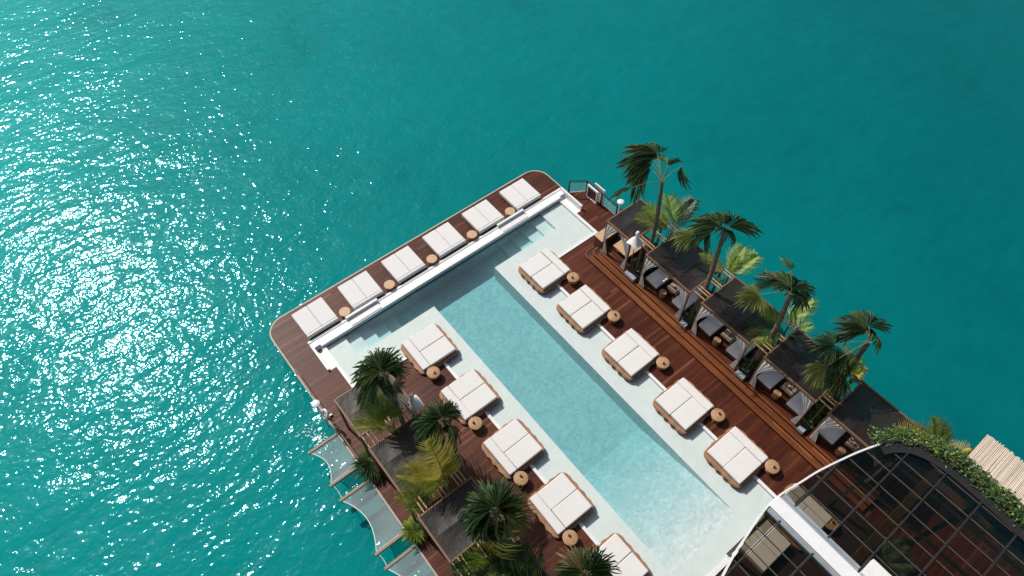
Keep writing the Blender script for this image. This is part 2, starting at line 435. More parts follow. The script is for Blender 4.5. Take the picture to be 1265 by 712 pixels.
# pool plan
PXA, PXB = -19.35, -16.30          # bar of the T
PYA, PYB = 3.45, 19.08
PSA, PSB = 7.65, 15.00             # stem
DXA, DXB = -19.35, -17.95          # deep cross trench
TYA, TYB = 9.15, 13.20             # deep long trench
def deck_ranges(x):
    lo, hi = y_lo(x) + 0.07, y_hi(x) - 0.07
    if x < -19.99: return [(lo, hi)]
    if x < -18.0: return [(lo, 2.82), (19.73, hi)]
    if x < PXB + 0.15: return [(lo, PYA - 0.17), (PYB + 0.17, hi)]
    return [(lo, PSA - 0.15), (PSB + 0.15, hi)]
BW = 0.145
mb = MB(); x = X0 + 0.02
while x < X1:
    for lo, hi in deck_ranges(x + BW / 2):
        y = lo - rnd(0, 2.0)
        while y < hi:
            L = rnd(2.2, 4.6)
            a, b = max(lo, y), min(hi, y + L)
            if b - a > 0.05: mb.box(x, x + BW - 0.009, a + 0.002, b - 0.002, -0.035, rnd(-0.002, 0.002))
            y += L
    x += BW
deck_o = bpy.data.objects.new('deck', None); C.objects.link(deck_o); struct(deck_o, label='dark red-brown timber deck around the pool')
struct(mb.build('board', 'deck', deck_o), 'stuff')
# slab below the boards (in rectangles, so the pool stays open) and the hull
mb = MB()
def outline(inset=0.0, n=8):
    pts = []
    r = RC
    for k in range(n + 1):
        a = PI + PI / 2 * k / n; pts.append((X0 + r + (r - inset) * math.cos(a), Y0 + r + (r - inset) * math.sin(a)))
    pts += [(X1, Y0 + inset), (X1, YB - inset), (-18.9 + inset * .4, YB - inset), (-19.55 + inset * .4, Y1 - inset)]
    for k in range(n + 1):
        a = PI / 2 + PI / 2 * k / n; pts.append((X0 + r + (r - inset) * math.cos(a), Y1 - r + (r - inset) * math.sin(a)))
    return pts
for (xa, xb, ya, yb) in ((X0 + .35, -20.0, Y0 + .3, Y1 - .3), (-20.0, -16.15, Y0 + .08, 2.8), (-20, -16.15, 19.75, Y1 - .02), (-18.0, -16.15, 2.8, 3.28), (-18.0, -16.15, 19.26, 19.75), (-18.8, -16.15, Y1 - .02, YB - .1), (-16.15, X1, Y0 + .08, PSA - .16), (-16.15, X1, PSB + .16, YB - .08)):
    mb.box(xa, xb, ya, yb, -0.30, -0.05)
struct(mb.build('underdeck', 'darkhull', deck_o))
ZH = -1.26
mb = MB(); mb.prism(outline(0.28), SEA - 0.6, ZH)
struct(mb.build('hull', 'darkhull', deck_o))
po = outline(0.0); po.append(po[0])
mb = MB(); mb.sweep([(p[0], p[1], 0) for p in po], [(-0.0, -0.32), (-0.0, 0.004), (-0.07, 0.004), (-0.07, -0.32)])
struct(mb.build('edge_trim', 'fascia', deck_o))
mb = MB()
for k in range(9):
    for y in (Y0 + .35, Y1 - .3):
        mb.box(X0 + 1.2 + k * 2.7, X0 + 1.5 + k * 2.7, y - .12, y + .12, -1.27, -.28)
struct(mb.build('pile', 'darkhull', deck_o), 'stuff')

# ------------------------------------------------------------------ pool
pool = bpy.data.objects.new('pool', None); C.objects.link(pool); struct(pool, label='T-shaped white pool with pale shallow shelves and a deep lane')
ZS, ZD, ZW = -0.13, -1.20, -0.055      # shelf, deep floor, water
PXE = 0.2                              # far end under the pavilion
SLA, SLB = -6.5, -0.8                   # the floor climbs between these
mb = MB()
def flat(xa, xb, ya, yb, z): mb.quad((xa, ya, z), (xb, ya, z), (xb, yb, z), (xa, yb, z))
flat(PXA, DXB, PYA, 4.5, ZS); flat(PXA, DXB, 17.65, PYB, ZS)
flat(DXB, PXB, PYA, TYA, ZS); flat(DXB, PXB, TYB, PYB, ZS)
flat(PXB, PXE, PSA, TYA, ZS); flat(PXB, PXE, TYB, PSB, ZS); flat(SLB, PXE, TYA, TYB, ZS)
struct(mb.build('shelf', 'plaster', pool, solid=False))
mb = MB()
NST, RUN = 4, 0.72
sts = []
for k in range(NST):
    z = ZS - (ZD - ZS) * -1 * (k + 1) / (NST + 1)
    ya = 4.5 + RUN * k; sts.append((ya, ya + RUN, z)); yb = 17.65 - RUN * k; sts.append((yb - RUN, yb, z))
for ya, yb, z in sts:
    s_ = MB(); s_.box(DXA - .05, DXB + .002, ya, yb, ZD - .2, z, 0.012, 1); struct(s_.build('step', 'plaster', pool))
mb = MB()
e = 4.5 + RUN * NST; f_ = 17.65 - RUN * NST
mb.quad((DXA, e, ZD), (DXB, e, ZD), (DXB, f_, ZD), (DXA, f_, ZD))
mb.quad((DXB, TYA, ZD), (SLA, TYA, ZD), (SLA, TYB, ZD), (DXB, TYB, ZD))
mb.quad((SLA, TYA, ZD), (SLB, TYA, ZS), (SLB, TYB, ZS), (SLA, TYB, ZD))
# side faces of the trenches
mb.quad((DXB, PYA + .9, ZD), (DXB, TYA, ZD), (DXB, TYA, ZS), (DXB, PYA + .9, ZS))
mb.quad((DXB, TYB, ZD), (DXB, PYB - .9, ZD), (DXB, PYB - .9, ZS), (DXB, TYB, ZS))
for y in (TYA, TYB):
    mb.quad((DXB, y, ZD), (SLA, y, ZD), (SLA, y, ZS), (DXB, y, ZS)); mb.bm.faces.new([mb.bm.verts.new(p) for p in ((SLA, y, ZD), (SLB, y, ZS), (SLA, y, ZS))])
mb.quad((DXA - .004, PYA, ZD), (DXA - .004, PYB, ZD), (DXA - .004, PYB, -.29), (DXA - .004, PYA, -.29))
for y in (4.497, 17.653): mb.quad((DXA, y, ZD), (DXB, y, ZD), (DXB, y, ZS), (DXA, y, ZS))
struct(mb.build('basin', 'mosaic_ripple_light', pool, solid=False))
mb = MB()
# coping and walls down to the shelf
zc = 0.022
mb.box(-19.51, PXA, 3.28, 19.25, ZS - .1, 0.165, 0.012, 1)
for (xa, xb, ya, yb) in ((-19.35, PXB + .15, 3.28, PYA), (-19.35, PXB + .15, PYB, 19.25), (PXB, PXB + .15, PYA, PSA - .15), (PXB, PXB + .15, PSB + .15, PYB), (PXB, PXE, PSA - .15, PSA), (PXB, PXE, PSB, PSB + .15), (PXE, PXE + .15, PSA - .15, PSB + .15)):
    mb.box(xa, xb, ya, yb, ZS - .1, zc)
struct(mb.build('coping', 'white', pool))
# overflow gutter: floor, outer lip, raised covers
mb = MB()
mb.box(-19.86, -19.51, 2.95, 19.60, -.3, .15); mb.box(-19.51, -18.0, 2.95, 3.28, -.3, -.10); mb.box(-19.51, -18.0, 19.25, 19.60, -.3, -.10)
struct(mb.build('gutter', 'plaster', pool))
mb = MB()
mb.box(-19.98, -19.86, 2.83, 19.72, -.3, 0.185); mb.box(-19.86, -18.0, 2.83, 2.95, -.3, 0.14); mb.box(-19.86, -18.0, 19.60, 19.72, -.3, 0.34)
struct(mb.build('gutter_lip', 'white', pool))
for ya, yb in ((5.05, 6.95), (14.95, 16.85)):
    g = MB(); g.box(-19.99, -19.85, ya, yb, .18, .36, .01, 1); g.box(-19.85, -19.42, ya + .05, yb - .05, -.1, .20, .01, 1)
    struct(g.build('gutter_cover', 'white', pool))
g = MB(); g.box(-19.40, -19.20, 3.02, 3.20, -.1, -.085); struct(g.build('drain', 'black', pool))
# water, one closed body
mb = MB()
T = [(PXA, PYA), (PXB, PYA), (PXB, PSA), (PXE, PSA), (PXE, PSB), (PXB, PSB), (PXB, PYB), (PXA, PYB)]
mb.prism(T, ZD - .02, ZW)
wo = mb.build('pool_water', 'pool_water'); struct(wo, label='clear pale turquoise pool water')

# ------------------------------------------------------------------ steps up to the cabanas
st = bpy.data.objects.new('terrace_steps', None); C.objects.link(st); struct(st, label='three long timber steps rising to the cabana terrace')
XE = 2.6
def rounded_front(xa, yf, r):
    pts = [(xa + r - r * math.cos(PI / 2 * k / 7), yf + r - r * math.sin(PI / 2 * k / 7)) for k in range(8)]
    return pts + [(XE, yf), (XE, YB - .1), (xa, YB - .1)]
for k, (xa, yf, z0, z1) in enumerate(((-15.55, 17.45, 0.005, .15), (-15.27, 17.77, .15, .30), (-15.0, 18.07, .30, .45))):
    g = MB(); g.prism(rounded_front(xa, yf + .03, .42 - .06 * k), z0, z1 - .03); struct(g.build('riser', 'floor', st))  # near-black face: shade under the nosing painted into the riser colour
    # nosing board along the edge, then tread boards along x
    pts = rounded_front(xa, yf, .42 - .06 * k)[:9]; pts = [(xa, YB - 2.0 if k == 2 else 18.9)] + pts
    g = MB(); g.sweep([(p[0], p[1], z1 - .03) for p in pts], [(-0.0, 0.0), (-.0, .03), (-.11, .03), (-.11, 0)][::-1])
    g.build('nosing', 'step', st)
    g = MB(); y = yf + .115
    yend = (yf + .34) if k < 2 else YB - .1
    while y < yend:
        xs = xa + .12 if y > yf + .4 else xa + .42
        while xs < XE:
            L = rnd(2.0, 3.6); g.box(xs, min(XE, xs + L) - .006, y, y + .10, z1 - .03, z1 + rnd(-.004, -.001)); xs += L
        y += .108
    struct(g.build('tread_board', 'step' if k < 2 else 'deck', st), 'stuff')

# ------------------------------------------------------------------ sunbeds
def ripple_outline(hx, hy, amp, n=88, r=.32, waves=3.5):
    pts = []
    per = []
    # rounded rectangle sampled evenly, pushed in and out
    seg = [((-hx + r, -hy), (hx - r, -hy)), ((hx, -hy + r), (hx, hy - r)), ((hx - r, hy), (-hx + r, hy)), ((-hx, hy - r), (-hx, -hy + r))]
    cen = [(hx - r, -hy + r, -PI / 2), (hx - r, hy - r, 0), (-hx + r, hy - r, PI / 2), (-hx + r, -hy + r, PI)]
    for i in range(4):
        (ax, ay), (bx, by) = seg[i]
        nx, ny = ((0, -1), (1, 0), (0, 1), (-1, 0))[i]
        for k in range(16):
            u = k / 15
            o = amp * math.sin(2 * PI * waves * u + PI * .5 * i) * math.sin(PI * u) ** .5
            pts.append((ax + (bx - ax) * u + nx * o, ay + (by - ay) * u + ny * o))
        cx_, cy_, a0 = cen[i]
        for k in range(1, 5):
            a = a0 + PI / 2 * k / 5; pts.append((cx_ + r * math.cos(a), cy_ + r * math.sin(a)))
    return pts
def cushion(mb, x0, x1, y0, y1, z0, z1, puff=0.02):
    """soft block: bevelled, the top a little domed"""
    b0 = len(mb.bm.verts)
    mb.box(x0, x1, y0, y1, z0, z1, 0.045, 3)
def make_wave_bed():
    t = thing('rattan_daybed', 'x', 'daybed')
    g = MB()
    o = ripple_outline(1.09, 1.14, .055)
    g.prism([(p[0] * .93, p[1] * .93) for p in o], .0, .055); g.prism(o, .055, .19)
    es = [e for e in g.bm.edges if abs(e.verts[0].co.z - .19) < 1e-4 and abs(e.verts[1].co.z - .19) < 1e-4]
    bmesh.ops.bevel(g.bm, geom=es, offset=.03, segments=2, affect='EDGES')
    g.build('frame', 'rattan', t)
    g = MB(); g.box(-.99, .99, -.95, .97, .192, .235, .015, 2); g.build('mattress_base', 'beam', t)
    for s in (-1, 1):
        g = MB(); cushion(g, min(0.006 * s, .975 * s), max(0.006 * s, .975 * s), -.965, .53, .238, .425); g.build('cushion', 'cream', t)
    g = MB(); cushion(g, -.975, .975, .545, .965, .238, .455); g.build('bolster', 'cream', t)
    return t
bedp = make_wave_bed()
RX = [-15.92, -12.76, -9.30, -5.73, -2.49, 0.95]
LX = [-15.86, -12.50, -9.16, -5.86, -2.46, 0.75]
first = True
for xs, y, rz, side in ((RX, 15.08, 0.0, 'on the steps side'), (LX, 7.42, PI, 'on the net side')):
    n = len(xs)
    for i, x in enumerate(xs):
        o = bedp if first else copy_tree(bedp); first = False
        o.location = (x, y, 0.0); o.rotation_euler = (0, 0, rz + rnd(-.012, .012))
        for ch in o.children:
            if ch.name.startswith(('cushion', 'bolster')): ch.location = (rnd(-.008, .008), rnd(-.012, .012), 0); ch.rotation_euler = (0, 0, rnd(-.008, .008))
        if x > 0: o.location.z = .018
        if i == n - 1: lab = 'cream daybed under the glass roof, ' + side
        else: lab = 'white wavy rattan daybed ' + side + ', ' + ['fifth', 'fourth', 'third', 'second', 'first'][i] + ' from the glass roof'
        tag(o, lab, 'daybed', 'wavy rattan daybeds along the pool')

def make_flat_bed():
    t = thing('white_sunbed', 'x', 'sunbed')
    g = MB(); g.box(-.84, .84, -.86, .86, .0, .12); g.build('plinth', 'dark_wood', t)
    for s in (-1, 1):
        g = MB(); cushion(g, -.87, .72, min(0.005 * s, .89 * s), max(0.005 * s, .89 * s), .125, .395); g.build('cushion', 'cream', t)
    g = MB(); cushion(g, .725, .87, -.89, .89, .125, .41); g.build('bolster', 'cream', t)
    return t
fb = make_flat_bed()
for i in range(6):
    o = fb if i == 0 else copy_tree(fb)
    o.location = (-20.97 + rnd(-.02, .02), 3.86 + 2.72 * i, 0.004); o.rotation_euler.z = rnd(-.012, .012)
    tag(o, 'low white double sunbed on the seaward strip, ' + ORD[5 - i] + ' from the corner railing', 'sunbed', 'white sunbeds on the seaward strip')

# ------------------------------------------------------------------ side tables
def make_drum():
    t = thing('drum_table', 'x', 'side table')
    g = MB(); g.lathe([(0, .0), (.24, .0), (.25, .02), (.25, .28), (0, .28)], 24); g.build('drum', 'dark_wood', t, True)
    for z in (.08, .17, .25):
        g = MB(); g.lathe([(.255, z - .02), (.272, z - .008), (.272, z + .008), (.255, z + .02)], 24); g.build('band', 'rattan', t, True)
    g = MB(); g.lathe([(0, .30), (.28, .30), (.295, .315), (.295, .35), (.28, .365), (0, .365)], 28); g.build('table_top', 'pale_wood', t, True)
    return t
dt = make_drum()
for i in range(5):
    o = dt if i == 0 else copy_tree(dt)
    o.location = (-20.28, 5.22 + 2.735 * i, .003)
    tag(o, 'pale round drum table between white sunbeds, ' + ORD[4 - i] + ' from the corner railing', 'side table', 'drum tables between the white sunbeds')
def make_rattan_table():
    t = thing('rattan_table', 'x', 'side table')
    g = MB(); g.lathe([(0, 0), (.20, 0), (.25, .06), (.20, .16), (.24, .28), (.27, .33), (0, .33)], 24); g.build('base', 'rattan', t, True)
    for k in range(8):
        a = 2 * PI * k / 8
        g = MB(); g.tube([(.24 * math.cos(a), .24 * math.sin(a), 0), (.29 * math.cos(a + .2), .29 * math.sin(a + .2), .18), (.26 * math.cos(a + .4), .26 * math.sin(a + .4), .34)], .014, 5); g.build('strut', 'rattan_pale', t)
    g = MB()
    g.lathe([(0, .345), (.30, .345), (.325, .36), (.325, .385), (.30, .40), (0, .40)], 28); tt = g.build('table_top', 'rattan_pale', t, True)
    for r in (.12, .20, .28):
        g = MB(); g.lathe([(r - .012, .400), (r, .408), (r + .012, .400)], 24); g.build('weave_ring', 'rattan', tt, True)
    g = MB(); g.lathe([(0, .402), (.05, .402), (.065, .44), (.05, .49), (.04, .49), (.03, .46), (0, .46)], 14); b = g.build('candle_holder', 'dark_wood', t, True); b.location = (.06, .05, 0)
    return t
rt = make_rattan_table(); first = True
for xs, y, side in (([-14.52, -11.38, -7.90, -4.34, -1.15, 2.0], 15.86, 'on the cabana steps side'), ([-14.52, -11.13, -7.78, -4.50, -1.12], 6.76, 'on the net side')):
    for i, x in enumerate(xs):
        o = rt if first else copy_tree(rt); first = False
        o.location = (x, y, .003); o.rotation_euler.z = rnd(0, 6.28)
        if i == 5: lab = 'round rattan table under the glass roof beside the covered daybed'
        else: lab = 'round woven rattan table ' + side + ', ' + ['fifth', 'fourth', 'third', 'second', 'first'][i] + ' from the glass roof'
        tag(o, lab, 'side table', 'rattan tables beside the wavy daybeds')

# ------------------------------------------------------------------ cabanas
ZR = 2.95
def curtain_mesh(z0, z1, zt, lean):
    """gathered curtain: wide at the top, tied at zt, flaring a little at the hem; hangs from x=0 and spreads along +x"""
    g = MB(); n, mrows = 16, 12
    rows = []
    for j in range(mrows + 1):
        u = j / mrows; z = z1 + (z0 - z1) * u; tt = (z1 - zt) / (z1 - z0)
        if u < tt: q = u / tt; wdt = .62 * (1 - q) ** 1.7 + .09
        else: q = (u - tt) / (1 - tt); wdt = .09 + .24 * q ** .8
        row = []
        for k in range(n + 1):
            s = k / n
            row.append(g.bm.verts.new((.02 + lean * s * wdt, -.03 + .022 * math.sin(s * 7 * PI + j * .2) * (.35 + wdt), z)))
        rows.append(row)
    for a, b in zip(rows, rows[1:]):
        for k in range(n): g.bm.faces.new((a[k], a[k + 1], b[k + 1], b[k]))
    return g
def make_cabana(name, label, xa, xb, ya, yb, zf, front, inside, group, curtains=True, links=3):
    """front: -1 if the open side faces -y, +1 if +y"""
    w, d = xb - xa, yb - ya
    t = thing(name, label, 'cabana', (xa, ya, zf), 0, group)
    zt = ZR - zf
    for px in (.05, w - .05):
        for py in (.05, d - .05):
            g = MB(); g.box(px - .05, px + .05, py - .05, py + .05, 0, zt - .12, .008, 1); g.build('post', 'beam', t)
    for py in (.04, d - .04):
        g = MB(); g.box(-.03, w + .03, py - .045, py + .045, zt - .12, zt + .015, .008, 1); g.build('roof_beam', 'beam', t)
    for px in (.02, w - .02):
        g = MB(); g.box(px - .04, px + .04, .09, d - .09, zt - .11, zt + .01, .006, 1); g.build('roof_beam', 'beam', t)
    n = max(2, round(w / .97))
    for k in range(n):
        x0_, x1_ = .045 + (w - .09) * k / n + .012, .045 + (w - .09) * (k + 1) / n - .012
        g = MB(); nx, ny = 6, 12; vs_ = []
        sag = rnd(.02, .05)
        for i in range(nx + 1):
            for j in range(ny + 1):
                u, v = i / nx, j / ny
                vs_.append(g.bm.verts.new((x0_ + (x1_ - x0_) * u, .085 + (d - .17) * v, zt - .005 - sag * math.sin(PI * u) * math.sin(PI * v) ** .6 + rnd(-.004, .004))))
        for i in range(nx):
            for j in range(ny):
                a = i * (ny + 1) + j; g.bm.faces.new((vs_[a], vs_[a + ny + 1], vs_[a + ny + 2], vs_[a + 1]))
        g.build('roof_cloth', 'cloth', t, True, solid=False)
        if k:
            g = MB(); g.box(x0_ - .03, x0_ + .006, .085, d - .085, zt - .10, zt - .022); g.build('rafter', 'dark_wood', t)
            g = MB(); g.box(x0_ - .026, x0_ + .002, .09, d - .09, zt - .02, zt + .003); g.build('seam', 'black', t)
    if curtains:
        yf = .05 if front < 0 else d - .05
        for px, ln in ((.06, 1), (w - .06, -1)):
            g = curtain_mesh(.03, zt - .14, .80 * zt * .5, ln); o = g.build('curtain', 'curtain', t, True, solid=False)
            o.location = (px, yf + (-.03 if front < 0 else .03), 0)
    return t
RCAB = [(-14.85, -13.05), (-12.02, -9.05), (-8.32, -5.40), (-4.56, -1.72), (-1.05, 1.95)]
RL = ['dark roofed timber cabana with a bare wooden bench, next to the white framed railing',
      'dark roofed cabana, the one after the white ball topped canopy on the steps side',
      'dark roofed cabana on the steps side, middle one of its row',
      'dark roofed cabana on the steps side, next to the one touching the glass roof',
      'dark roofed cabana whose corner is tucked against the glass roof and hedge']
for i, (xa, xb) in enumerate(RCAB):
    make_cabana('cabana', RL[i], xa, xb, 18.22, 20.70, .452, -1, True, 'shade cloth cabanas beside the pool')
LCAB = [(-14.85, -12.70), (-12.02, -9.10), (-8.42, -6.25), (-5.35, -2.6)]
LL = ['grey brown cloth roofed cabana above the splashing water, net side',
      'wide dark cloth roofed cabana between the golden palms, net side',
      'dark cloth roofed cabana half hidden by the big fan palm, net side',
      'dark cloth roofed cabana below the big fan palm, net side']
for i, (xa, xb) in enumerate(LCAB):
    make_cabana('cabana', LL[i], xa, xb, 2.02, 4.66, .0, 1, False, 'shade cloth cabanas beside the pool', curtains=False)

# day couches, tables and stools inside the stepped cabanas
def make_couch():
    t = thing('cabana_couch', 'x', 'couch')
    g = MB(); g.box(-.42, .42, -.92, .92, .06, .26, .02, 1); g.build('base', 'dark_wood', t)
    g = MB(); cushion(g, -.41, .41, -.92, .62, .265, .44); g.build('cushion', 'blue_cushion', t)
    g = MB(); cushion(g, -.40, .40, .63, .92, .265, .66); g.build('back_pillow', 'blue_cushion', t)
    return t
def make_stool():
    t = thing('wood_stool', 'x', 'stool')
    g = MB(); g.lathe([(0, 0), (.16, 0), (.19, .10), (.17, .25), (.20, .38), (.19, .41), (0, .41)], 18); g.build('seat', 'rattan', t, True)
    g = MB(); g.lathe([(.14, .41), (.16, .42), (.17, .41)], 18); g.build('rim', 'rattan_pale', t, True)
    return t
def make_tea():
    t = thing('tea_table', 'x', 'table')
    g = MB(); g.box(-.34, .34, -.26, .26, .36, .41, .012, 1); g.build('table_top', 'beam_grey', t)
    for sx in (-1, 1):
        for sy in (-1, 1):
            g = MB(); g.box(sx * .29 - .03, sx * .29 + .03, sy * .21 - .03, sy * .21 + .03, 0, .36); g.build('leg', 'beam', t)
    g = MB(); g.lathe([(0, .411), (.07, .411), (.09, .47), (.06, .55), (0, .55)], 14); o = g.build('lantern', 'pale_wood', t, True); o.location = (-.08, .02, 0)
    return t
cp, sp_, tp = make_couch(), make_stool(), make_tea(); f1 = f2 = f3 = True
who = ['', 'second', 'third', 'fourth', 'last']
for i, (xa, xb) in enumerate(RCAB):
    if i == 0: continue
    for x, sd in ((xa + .55, 'nearer the railing'), (xb - .55, 'nearer the hedge')):
        if i == 4 and x > 1: continue
        o = cp if f1 else copy_tree(cp); f1 = False
        o.location = (x, 19.48, .453); tag(o, 'pale grey couch in the %s cabana from the railing, %s' % (who[i], sd), 'couch', 'couches inside the cabanas')
    xm = (xa + xb) / 2
    o = tp if f2 else copy_tree(tp); f2 = False
    o.location = (xm + .1, 19.25, .453); tag(o, 'low timber table with a lantern inside the %s cabana from the railing' % who[i], 'table', 'low tables inside the cabanas')
    o = sp_ if f3 else copy_tree(sp_); f3 = False
    o.location = (xm - .12, 18.62, .453); tag(o, 'round orange wooden stool in the %s cabana from the railing' % who[i], 'stool', 'stools inside the cabanas')
# bar box and slatted bench of the first cabana
t = thing('wooden_counter', 'tan topped wooden box counter beside the first cabana post', 'counter', (-15.28, 18.62, .003))
g = MB(); g.box(-.28, .28, -.30, 1.05, 0, .98); g.build('body', 'dark_wood', t)
g = MB(); g.box(-.31, .31, -.33, 1.08, .98, 1.04, .01, 1); g.build('counter_top', 'pale_wood', t)
t = thing('wooden_bench', 'tan wooden platform bench with short legs under the first cabana roof', 'bench', (-13.95, 19.15, .453))
g = MB(); g.box(-.55, .55, -.45, .95, .36, .44, .01, 1); g.build('seat', 'pale_wood', t)
for sx in (-1, 1):
    for sy in (-.38, .88):
        g = MB(); g.box(sx * .48 - .04, sx * .48 + .04, sy - .04, sy + .04, 0, .36); g.build('leg', 'beam', t)

# ------------------------------------------------------------------ timber link bars between the roofs
RG = [(-13.05, -12.02), (-9.05, -8.32), (-5.40, -4.56), (-1.72, -1.05)]
LG = [(-12.70, -12.02), (-9.10, -8.42), (-6.25, -5.35)]
for gaps, ys, side in ((RG, (18.75, 19.55, 20.45), 'steps side'), (LG, (2.35, 3.25, 4.05), 'net side')):
    for i, (xa, xb) in enumerate(gaps):
        t = thing('trellis', 'light timber bars bridging the %s gap between cabana roofs, %s' % (ORD[i], side), 'trellis', (xa, ys[0], ZR - .02), 0, 'bars bridging the cabana gaps')
        t.location.z = 0
        for y in ys:
            for dy in (0, .17):
                g = MB(); g.box(.02, xb - xa - .02, y - ys[0] + dy - .025, y - ys[0] + dy + .025, ZR - .05, ZR + .02, .006, 1); g.build('bar', 'bar', t)
        for y in (ys[0] - .25, ys[2] + .35):
            g = MB(); g.box((xb - xa) / 2 - .03, (xb - xa) / 2 + .03, y - ys[0] - .03, y - ys[0] + .03, .46 if side[0] == 's' else .01, ZR - .01); g.build('post', 'beam', t)
            g = MB(); g.box(.02, xb - xa - .02, y - ys[0] - .02, y - ys[0] + .02, ZR - .07, ZR - .005); g.build('bar', 'bar', t)

# ------------------------------------------------------------------ palms and plants
def blade_mesh(n, spread, seed, droop=.18, narrow=1.0, frac=.45):
    """one fan leaf: hub at the origin, blades radiating round +y, unit length, folded segments"""
    r = random.Random(seed); g = MB()
    for k in range(n):
        a = -spread + 2 * spread * (k + .5) / n + r.uniform(-.03, .03)
        L = (1 - .22 * abs(a / spread) ** 2) * r.uniform(.70, 1.10)
        wd_ = 2 * spread / n * frac * narrow
        ca, sa = math.cos(a), math.sin(a)
        def P(q, off, dz):      # q along the blade
            return Vector((sa * q + ca * off, ca * q - sa * off, dz - droop * (q ** 2.2) * (1 + r.uniform(-.1, .35)) ))
        m1 = .50 * L
        dd = r.uniform(-.05, .03)
        A = g.bm.verts.new(P(.02, 0, 0)); 
        Ml, Mc, Mr = [g.bm.verts.new(P(m1, s * m1 * wd_ * .62, dd + (0.035 if s else -.02))) for s in (-1, 0, 1)]
        Nl, Nr = [g.bm.verts.new(P(.78 * L, s * wd_ * .42 * L, dd * 1.5 + .02)) for s in (-1, 1)]
        Tp = g.bm.verts.new(P(L, r.uniform(-.03, .03), dd * 2 - r.uniform(0, .10)))
        Nc = g.bm.verts.new(P(.78 * L, 0, dd * 1.5 - .015))
        for f in ((A, Ml, Mc), (A, Mc, Mr), (Ml, Nl, Nc, Mc), (Mc, Nc, Nr, Mr), (Nl, Tp, Nc), (Nc, Tp, Nr)):
            g.bm.faces.new(f)
    me = bpy.data.meshes.new('fan_leaf'); g.bm.to_mesh(me); g.bm.free()
    return me
def feather_mesh(n, seed, droop=.45, lw=.30):
    """one feather frond: base at the origin, rachis along +y, unit length"""
    r = random.Random(seed); g = MB()
    def R_(q): return Vector((0, q * (1 - .10 * q), .22 * q - droop * q * q))
    for k in range(n):
        q = .14 + .86 * (k + .5) / n
        ll = lw * (math.sin(PI * min(1, (q * .86 + .14))) ** .6 + .18) * r.uniform(.85, 1.1)
        for s in (-1, 1):
            p = R_(q); fw = .62 + .3 * q
            d = Vector((s * math.cos(fw), math.sin(fw), r.uniform(-.02, .16))).normalized()
            e = p + d * ll + Vector((0, 0, -.16 * ll * r.uniform(.3, 1.2)))
            mpt = p + d * ll * .5 + Vector((0, 0, .02))
            tv = Vector((0, .019, .0)) * (1 + .3 * r.random())
            a, b, c, d2, t2 = [g.bm.verts.new(v) for v in (p - tv, mpt - tv * .9, e, mpt + tv * .9, p + tv * .7)]
            g.bm.faces.new((a, b, d2, t2)); g.bm.faces.new((b, c, d2))
    pr_ = [R_(q / 8) for q in range(9)]
    g.tube(pr_, [.012 * (1 - .8 * k / 8) for k in range(9)], 4)
    me = bpy.data.meshes.new('feather_frond'); g.bm.to_mesh(me); g.bm.free()
    return me
FANS = [blade_mesh(34, 1.2, 1, .42, frac=.80), blade_mesh(30, 1.05, 2, .55, frac=.80), blade_mesh(42, 1.9, 3, .2, frac=.78), blade_mesh(24, .9, 4, .4, frac=.8)]
FEAS = [feather_mesh(20, 11, .40, .36), feather_mesh(18, 12, .5, .38), feather_mesh(22, 13, .3, .34)]
def mdata(me, mk):
    key = me.name + mk
    if key not in KIDS:
        c = me.copy(); c.materials.clear(); c.materials.append(M[mk]); KIDS[key] = c
    return KIDS[key]
def orient(o, hub, tip, roll=0.0, width=1.0, up=None):
    y = (tip - hub); L = y.length; y = y.normalized()
    upv = up or Vector((0, 0, 1))
    x = y.cross(upv)
    if x.length < .05: x = y.cross(Vector((1, 0, 0)))
    x.normalize(); z = x.cross(y)
    R0 = Matrix((x, y, z)).transposed().to_4x4()
    o.matrix_local = Matrix.Translation(hub) @ R0 @ Matrix.Rotation(roll, 4, 'Y') @ Matrix.Diagonal((L * width, L, L, 1))
def trunk(base, top, r0, r1, bend=(0, 0), parent=None):
    g = MB(); pts, rad = [], []
    n = 22
    for k in range(n + 1):
        u = k / n; p = Vector(base).lerp(Vector(top), u)
        p += Vector((bend[0], bend[1], 0)) * math.sin(PI * u)
        pts.append(p); rad.append((r0 + (r1 - r0) * u) * (1.0 + (.10 if k % 2 else -.04)) * (1.35 if k == 0 else 1))
    g.tube(pts, rad, 9)
    return g.build('trunk', 'bark', parent, True)
def fan_leaf(t, hub, tip, crown, mk='fan', kind=0, roll=0.0, width=1.0, pet=True):
    o = bpy.data.objects.new('fan_leaf', mdata(FANS[kind], mk)); C.objects.link(o); o.parent = t
    base = Vector(t.location)
    orient(o, hub - base, tip - base, roll, width)
    if pet:
        g = MB(); a, b = crown - base, hub - base
        mid = (a + b) / 2 + Vector((0, 0, .10 * (b - a).length)); g.tube([a, mid, b], [.022, .015, .012], 5)
        g.build('petiole', 'petiole', t)
    return o
